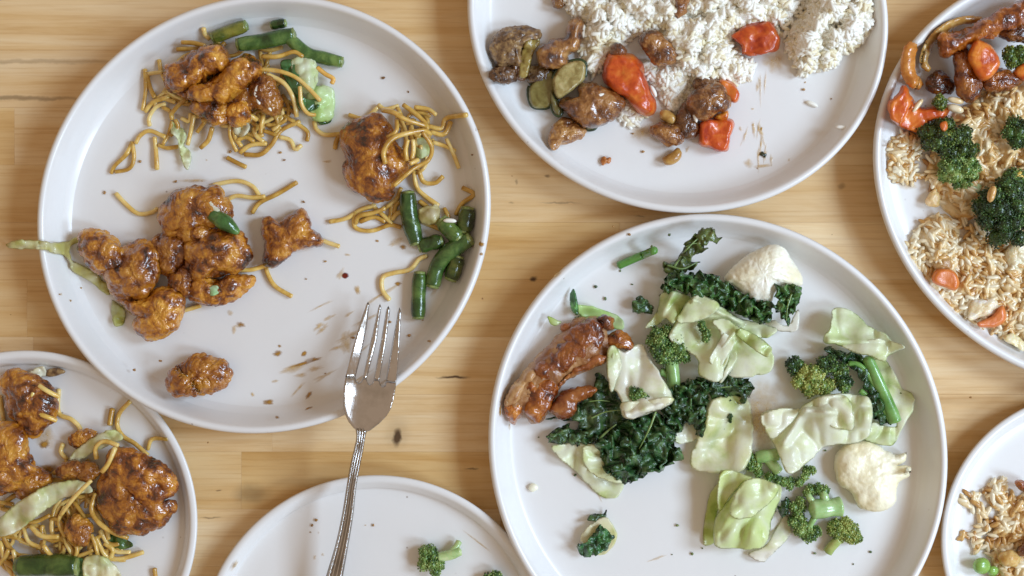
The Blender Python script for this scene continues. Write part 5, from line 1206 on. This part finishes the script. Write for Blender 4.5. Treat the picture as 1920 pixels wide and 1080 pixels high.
# crumbs
crs = random.Random(4)
CR = [(112, 552), (133, 564), (152, 540), (437, 300), (252, 693), (610, 490), (432, 285), (330, 340), (885, 290), (897, 243), (1150, 425), (1180, 440), (1163, 508), (1117, 538), (1135, 560), (1222, 462), (1385, 1010), (1270, 985),
      (593, 975), (585, 985), (700, 985), (1255, 440), (1010, 820), (1120, 855), (1260, 1040), (1480, 980), (1600, 1058), (700, 430), (610, 700), (390, 830), (905, 560), (1560, 440), (960, 330), (1820, 745), (20, 590)] + [(crs.uniform(150, 850), crs.uniform(120, 720)) for _ in range(26)] + [(crs.uniform(1010, 1560), crs.uniform(150, 330)) for _ in range(8)] + [(crs.uniform(1050, 1700), crs.uniform(500, 1060)) for _ in range(22)]
for i, (x, y) in enumerate(CR):
    a = np.linspace(0, 6.283, 9)[:-1]; r = crs.uniform(1.0, 3.2)
    q = np.c_[x + r * np.cos(a) * np.array([crs.uniform(.6, 1.5) for _ in a]), y + r * np.sin(a) * np.array([crs.uniform(.6, 1.3) for _ in a])]
    g = x > 1000 and y > 430 and math.hypot(x - 1347, y - 845) < 420
    if math.hypot(x - 1347, y - 845) > 450 and math.hypot(x - 493, y - 400) > 440 and math.hypot(x - 1271, y - 28) > 400 and math.hypot(x - 704, y - 1222) > 335:
        lump('crumb', 'tiny brown food crumb on the bare wooden table', 'crumb', q, .05, r * .5, M['crumb'], n=14, m=4, lobes=None, rough=(1, .15), big=None, group='crumbs on the table'); continue
    lump('crumb', 'tiny green herb crumb on the vegetable plate' if g else 'tiny brown food crumb on the white plate', 'crumb', q, .05, r * .5, M['leaf'] if g else M['crumb'], n=14, m=4, lobes=None, rough=(1, .15), big=None,
         group='green herb crumbs' if g else 'brown food crumbs')

# ------------------------------------------------------------------ fork
axis0 = np.array(vF.one(655, 60)); axis1 = np.array(vF.one(470, 1090)); ax = (axis1 - axis0) / np.linalg.norm(axis1 - axis0)
def fork_z(q):
    s = (q - axis0) @ ax
    return np.interp(s, [-10, 60, 100, 130, 155, 180, 215, 240, 270, 320, 400, 520, 620, 720], [17, 17, 19.5, 24, 28, 30, 31, 32.5, 35, 35, 31, 23.5, 20.5, 20]) * MM
def fork_smooth(q):
    return np.mean([fork_z(q + ax * d) for d in (-24, -16, -8, 0, 8, 16, 24)], axis=0)
M['oldsteel'] = M['steel'].copy()
for n_ in M['oldsteel'].node_tree.nodes:
    if n_.type == 'VALTORGB' and n_.outputs[0].links[0].to_socket.name == 'Base Color':
        n_.color_ramp.elements[0].color = (.25, .23, .21, 1); n_.color_ramp.elements[1].color = (.36, .335, .31, 1)
def steel(name, o, th, edge, parent, sp=2.2, n=None, closed=False, dish=0.0, power=.5, mat='steel'):
    v2, f2, d = cdt_mesh(o, n or len(o), sp, closed) if not closed else cdt_mesh(o, n, sp, True)
    src, sgn, f = close_sheet(v2, f2, d); g = np.clip(1 - np.clip(1 - d / edge, 0, 1) ** 2, 0, 1) ** power
    s = (v2 - axis0) @ ax; side = (v2 - axis0 - np.outer(s, ax)) @ np.array([-ax[1], ax[0]])
    zz = fork_smooth(v2) + dish * (side / 40.0) ** 2 * MM
    V = P(v2[src, 0], v2[src, 1], zz[src] + sgn * g[src] * th * .5 * MM)
    return mesh_obj(name, V, f, M[mat], parent)
def dense(s, step=3.0):
    p = vF(s); out = []
    for a, b in zip(p, np.roll(p, -1, 0)):
        k = max(1, int(np.hypot(*(b - a)) / step)); out += [a + (b - a) * t / k for t in range(k)]
    return np.array(out)
fork = empty('fork', tuple(P(665, 810, .03))); tag(fork, 'silver dinner fork with beaded handle resting across two plates', 'fork')
steel('bowl', dense('545,524 527,502 513,472 506,440 507,400 510,365 515,335 553,335 556,350 565,357 575,352 580,338 595,341 599,355 607,362 616,357 621,343 643,347 646,361 654,369 663,365 667,350 706,355 703,378 697,415 686,452 668,482 640,510 607,535 588,541 565,540'), 1.7, 4, fork, dish=4)
for s in ('515,334 540,232 570,130 592,66 600,51 606,64 596,150 572,262 553,334', '580,337 610,200 638,75 645,59 650,74 632,200 595,340', '621,342 648,200 668,82 676,67 683,82 668,200 643,346', '667,349 692,200 711,92 718,73 724,90 716,240 706,354'):
    steel('tine', dense(s), 1.7, 3.5, fork, dish=4)
hl = vF('552,520 556,560 548,600 534,660 520,740 502,850 478,960 444,1075 420,1160 400,1260'); hr = vF('598,530 590,560 582,610 570,670 556,750 544,860 524,980 506,1085 496,1160 484,1260')
end = vF('398,1330 420,1375 445,1380 472,1340')
steel('handle', np.vstack([catmull(hl, 90), end, catmull(hr, 90)[::-1]]), 3.0, 6, fork, sp=2.6, mat='oldsteel')
V, F, k = [], [], 0
L_, R_ = catmull(hl, 150), catmull(hr, 150)
def bead(c, r):
    global k
    z = fork_smooth(c[None])[0] + 1.35 * MM; V.append(P(c[0], c[1], z) + ICO * r * S); F.append(ICF + k); k += 12
for a, b in zip(L_[3:], R_[3:]):
    bead(a + (b - a) * .16, 2.3); bead(a + (b - a) * .84, 2.3)
tag(mesh_obj('beading', np.vstack(V), np.vstack(F), M['steel'], fork), kind='stuff')
for t in (.38, .62):
    q = L_ + (R_ - L_) * t; zz = fork_smooth(q) + 1.35 * MM
    v, f = tube_geo(P(q[:, 0], q[:, 1], zz)[::3], 1.3 * S, 6); mesh_obj('ridge', v, f, M['steel'], fork)
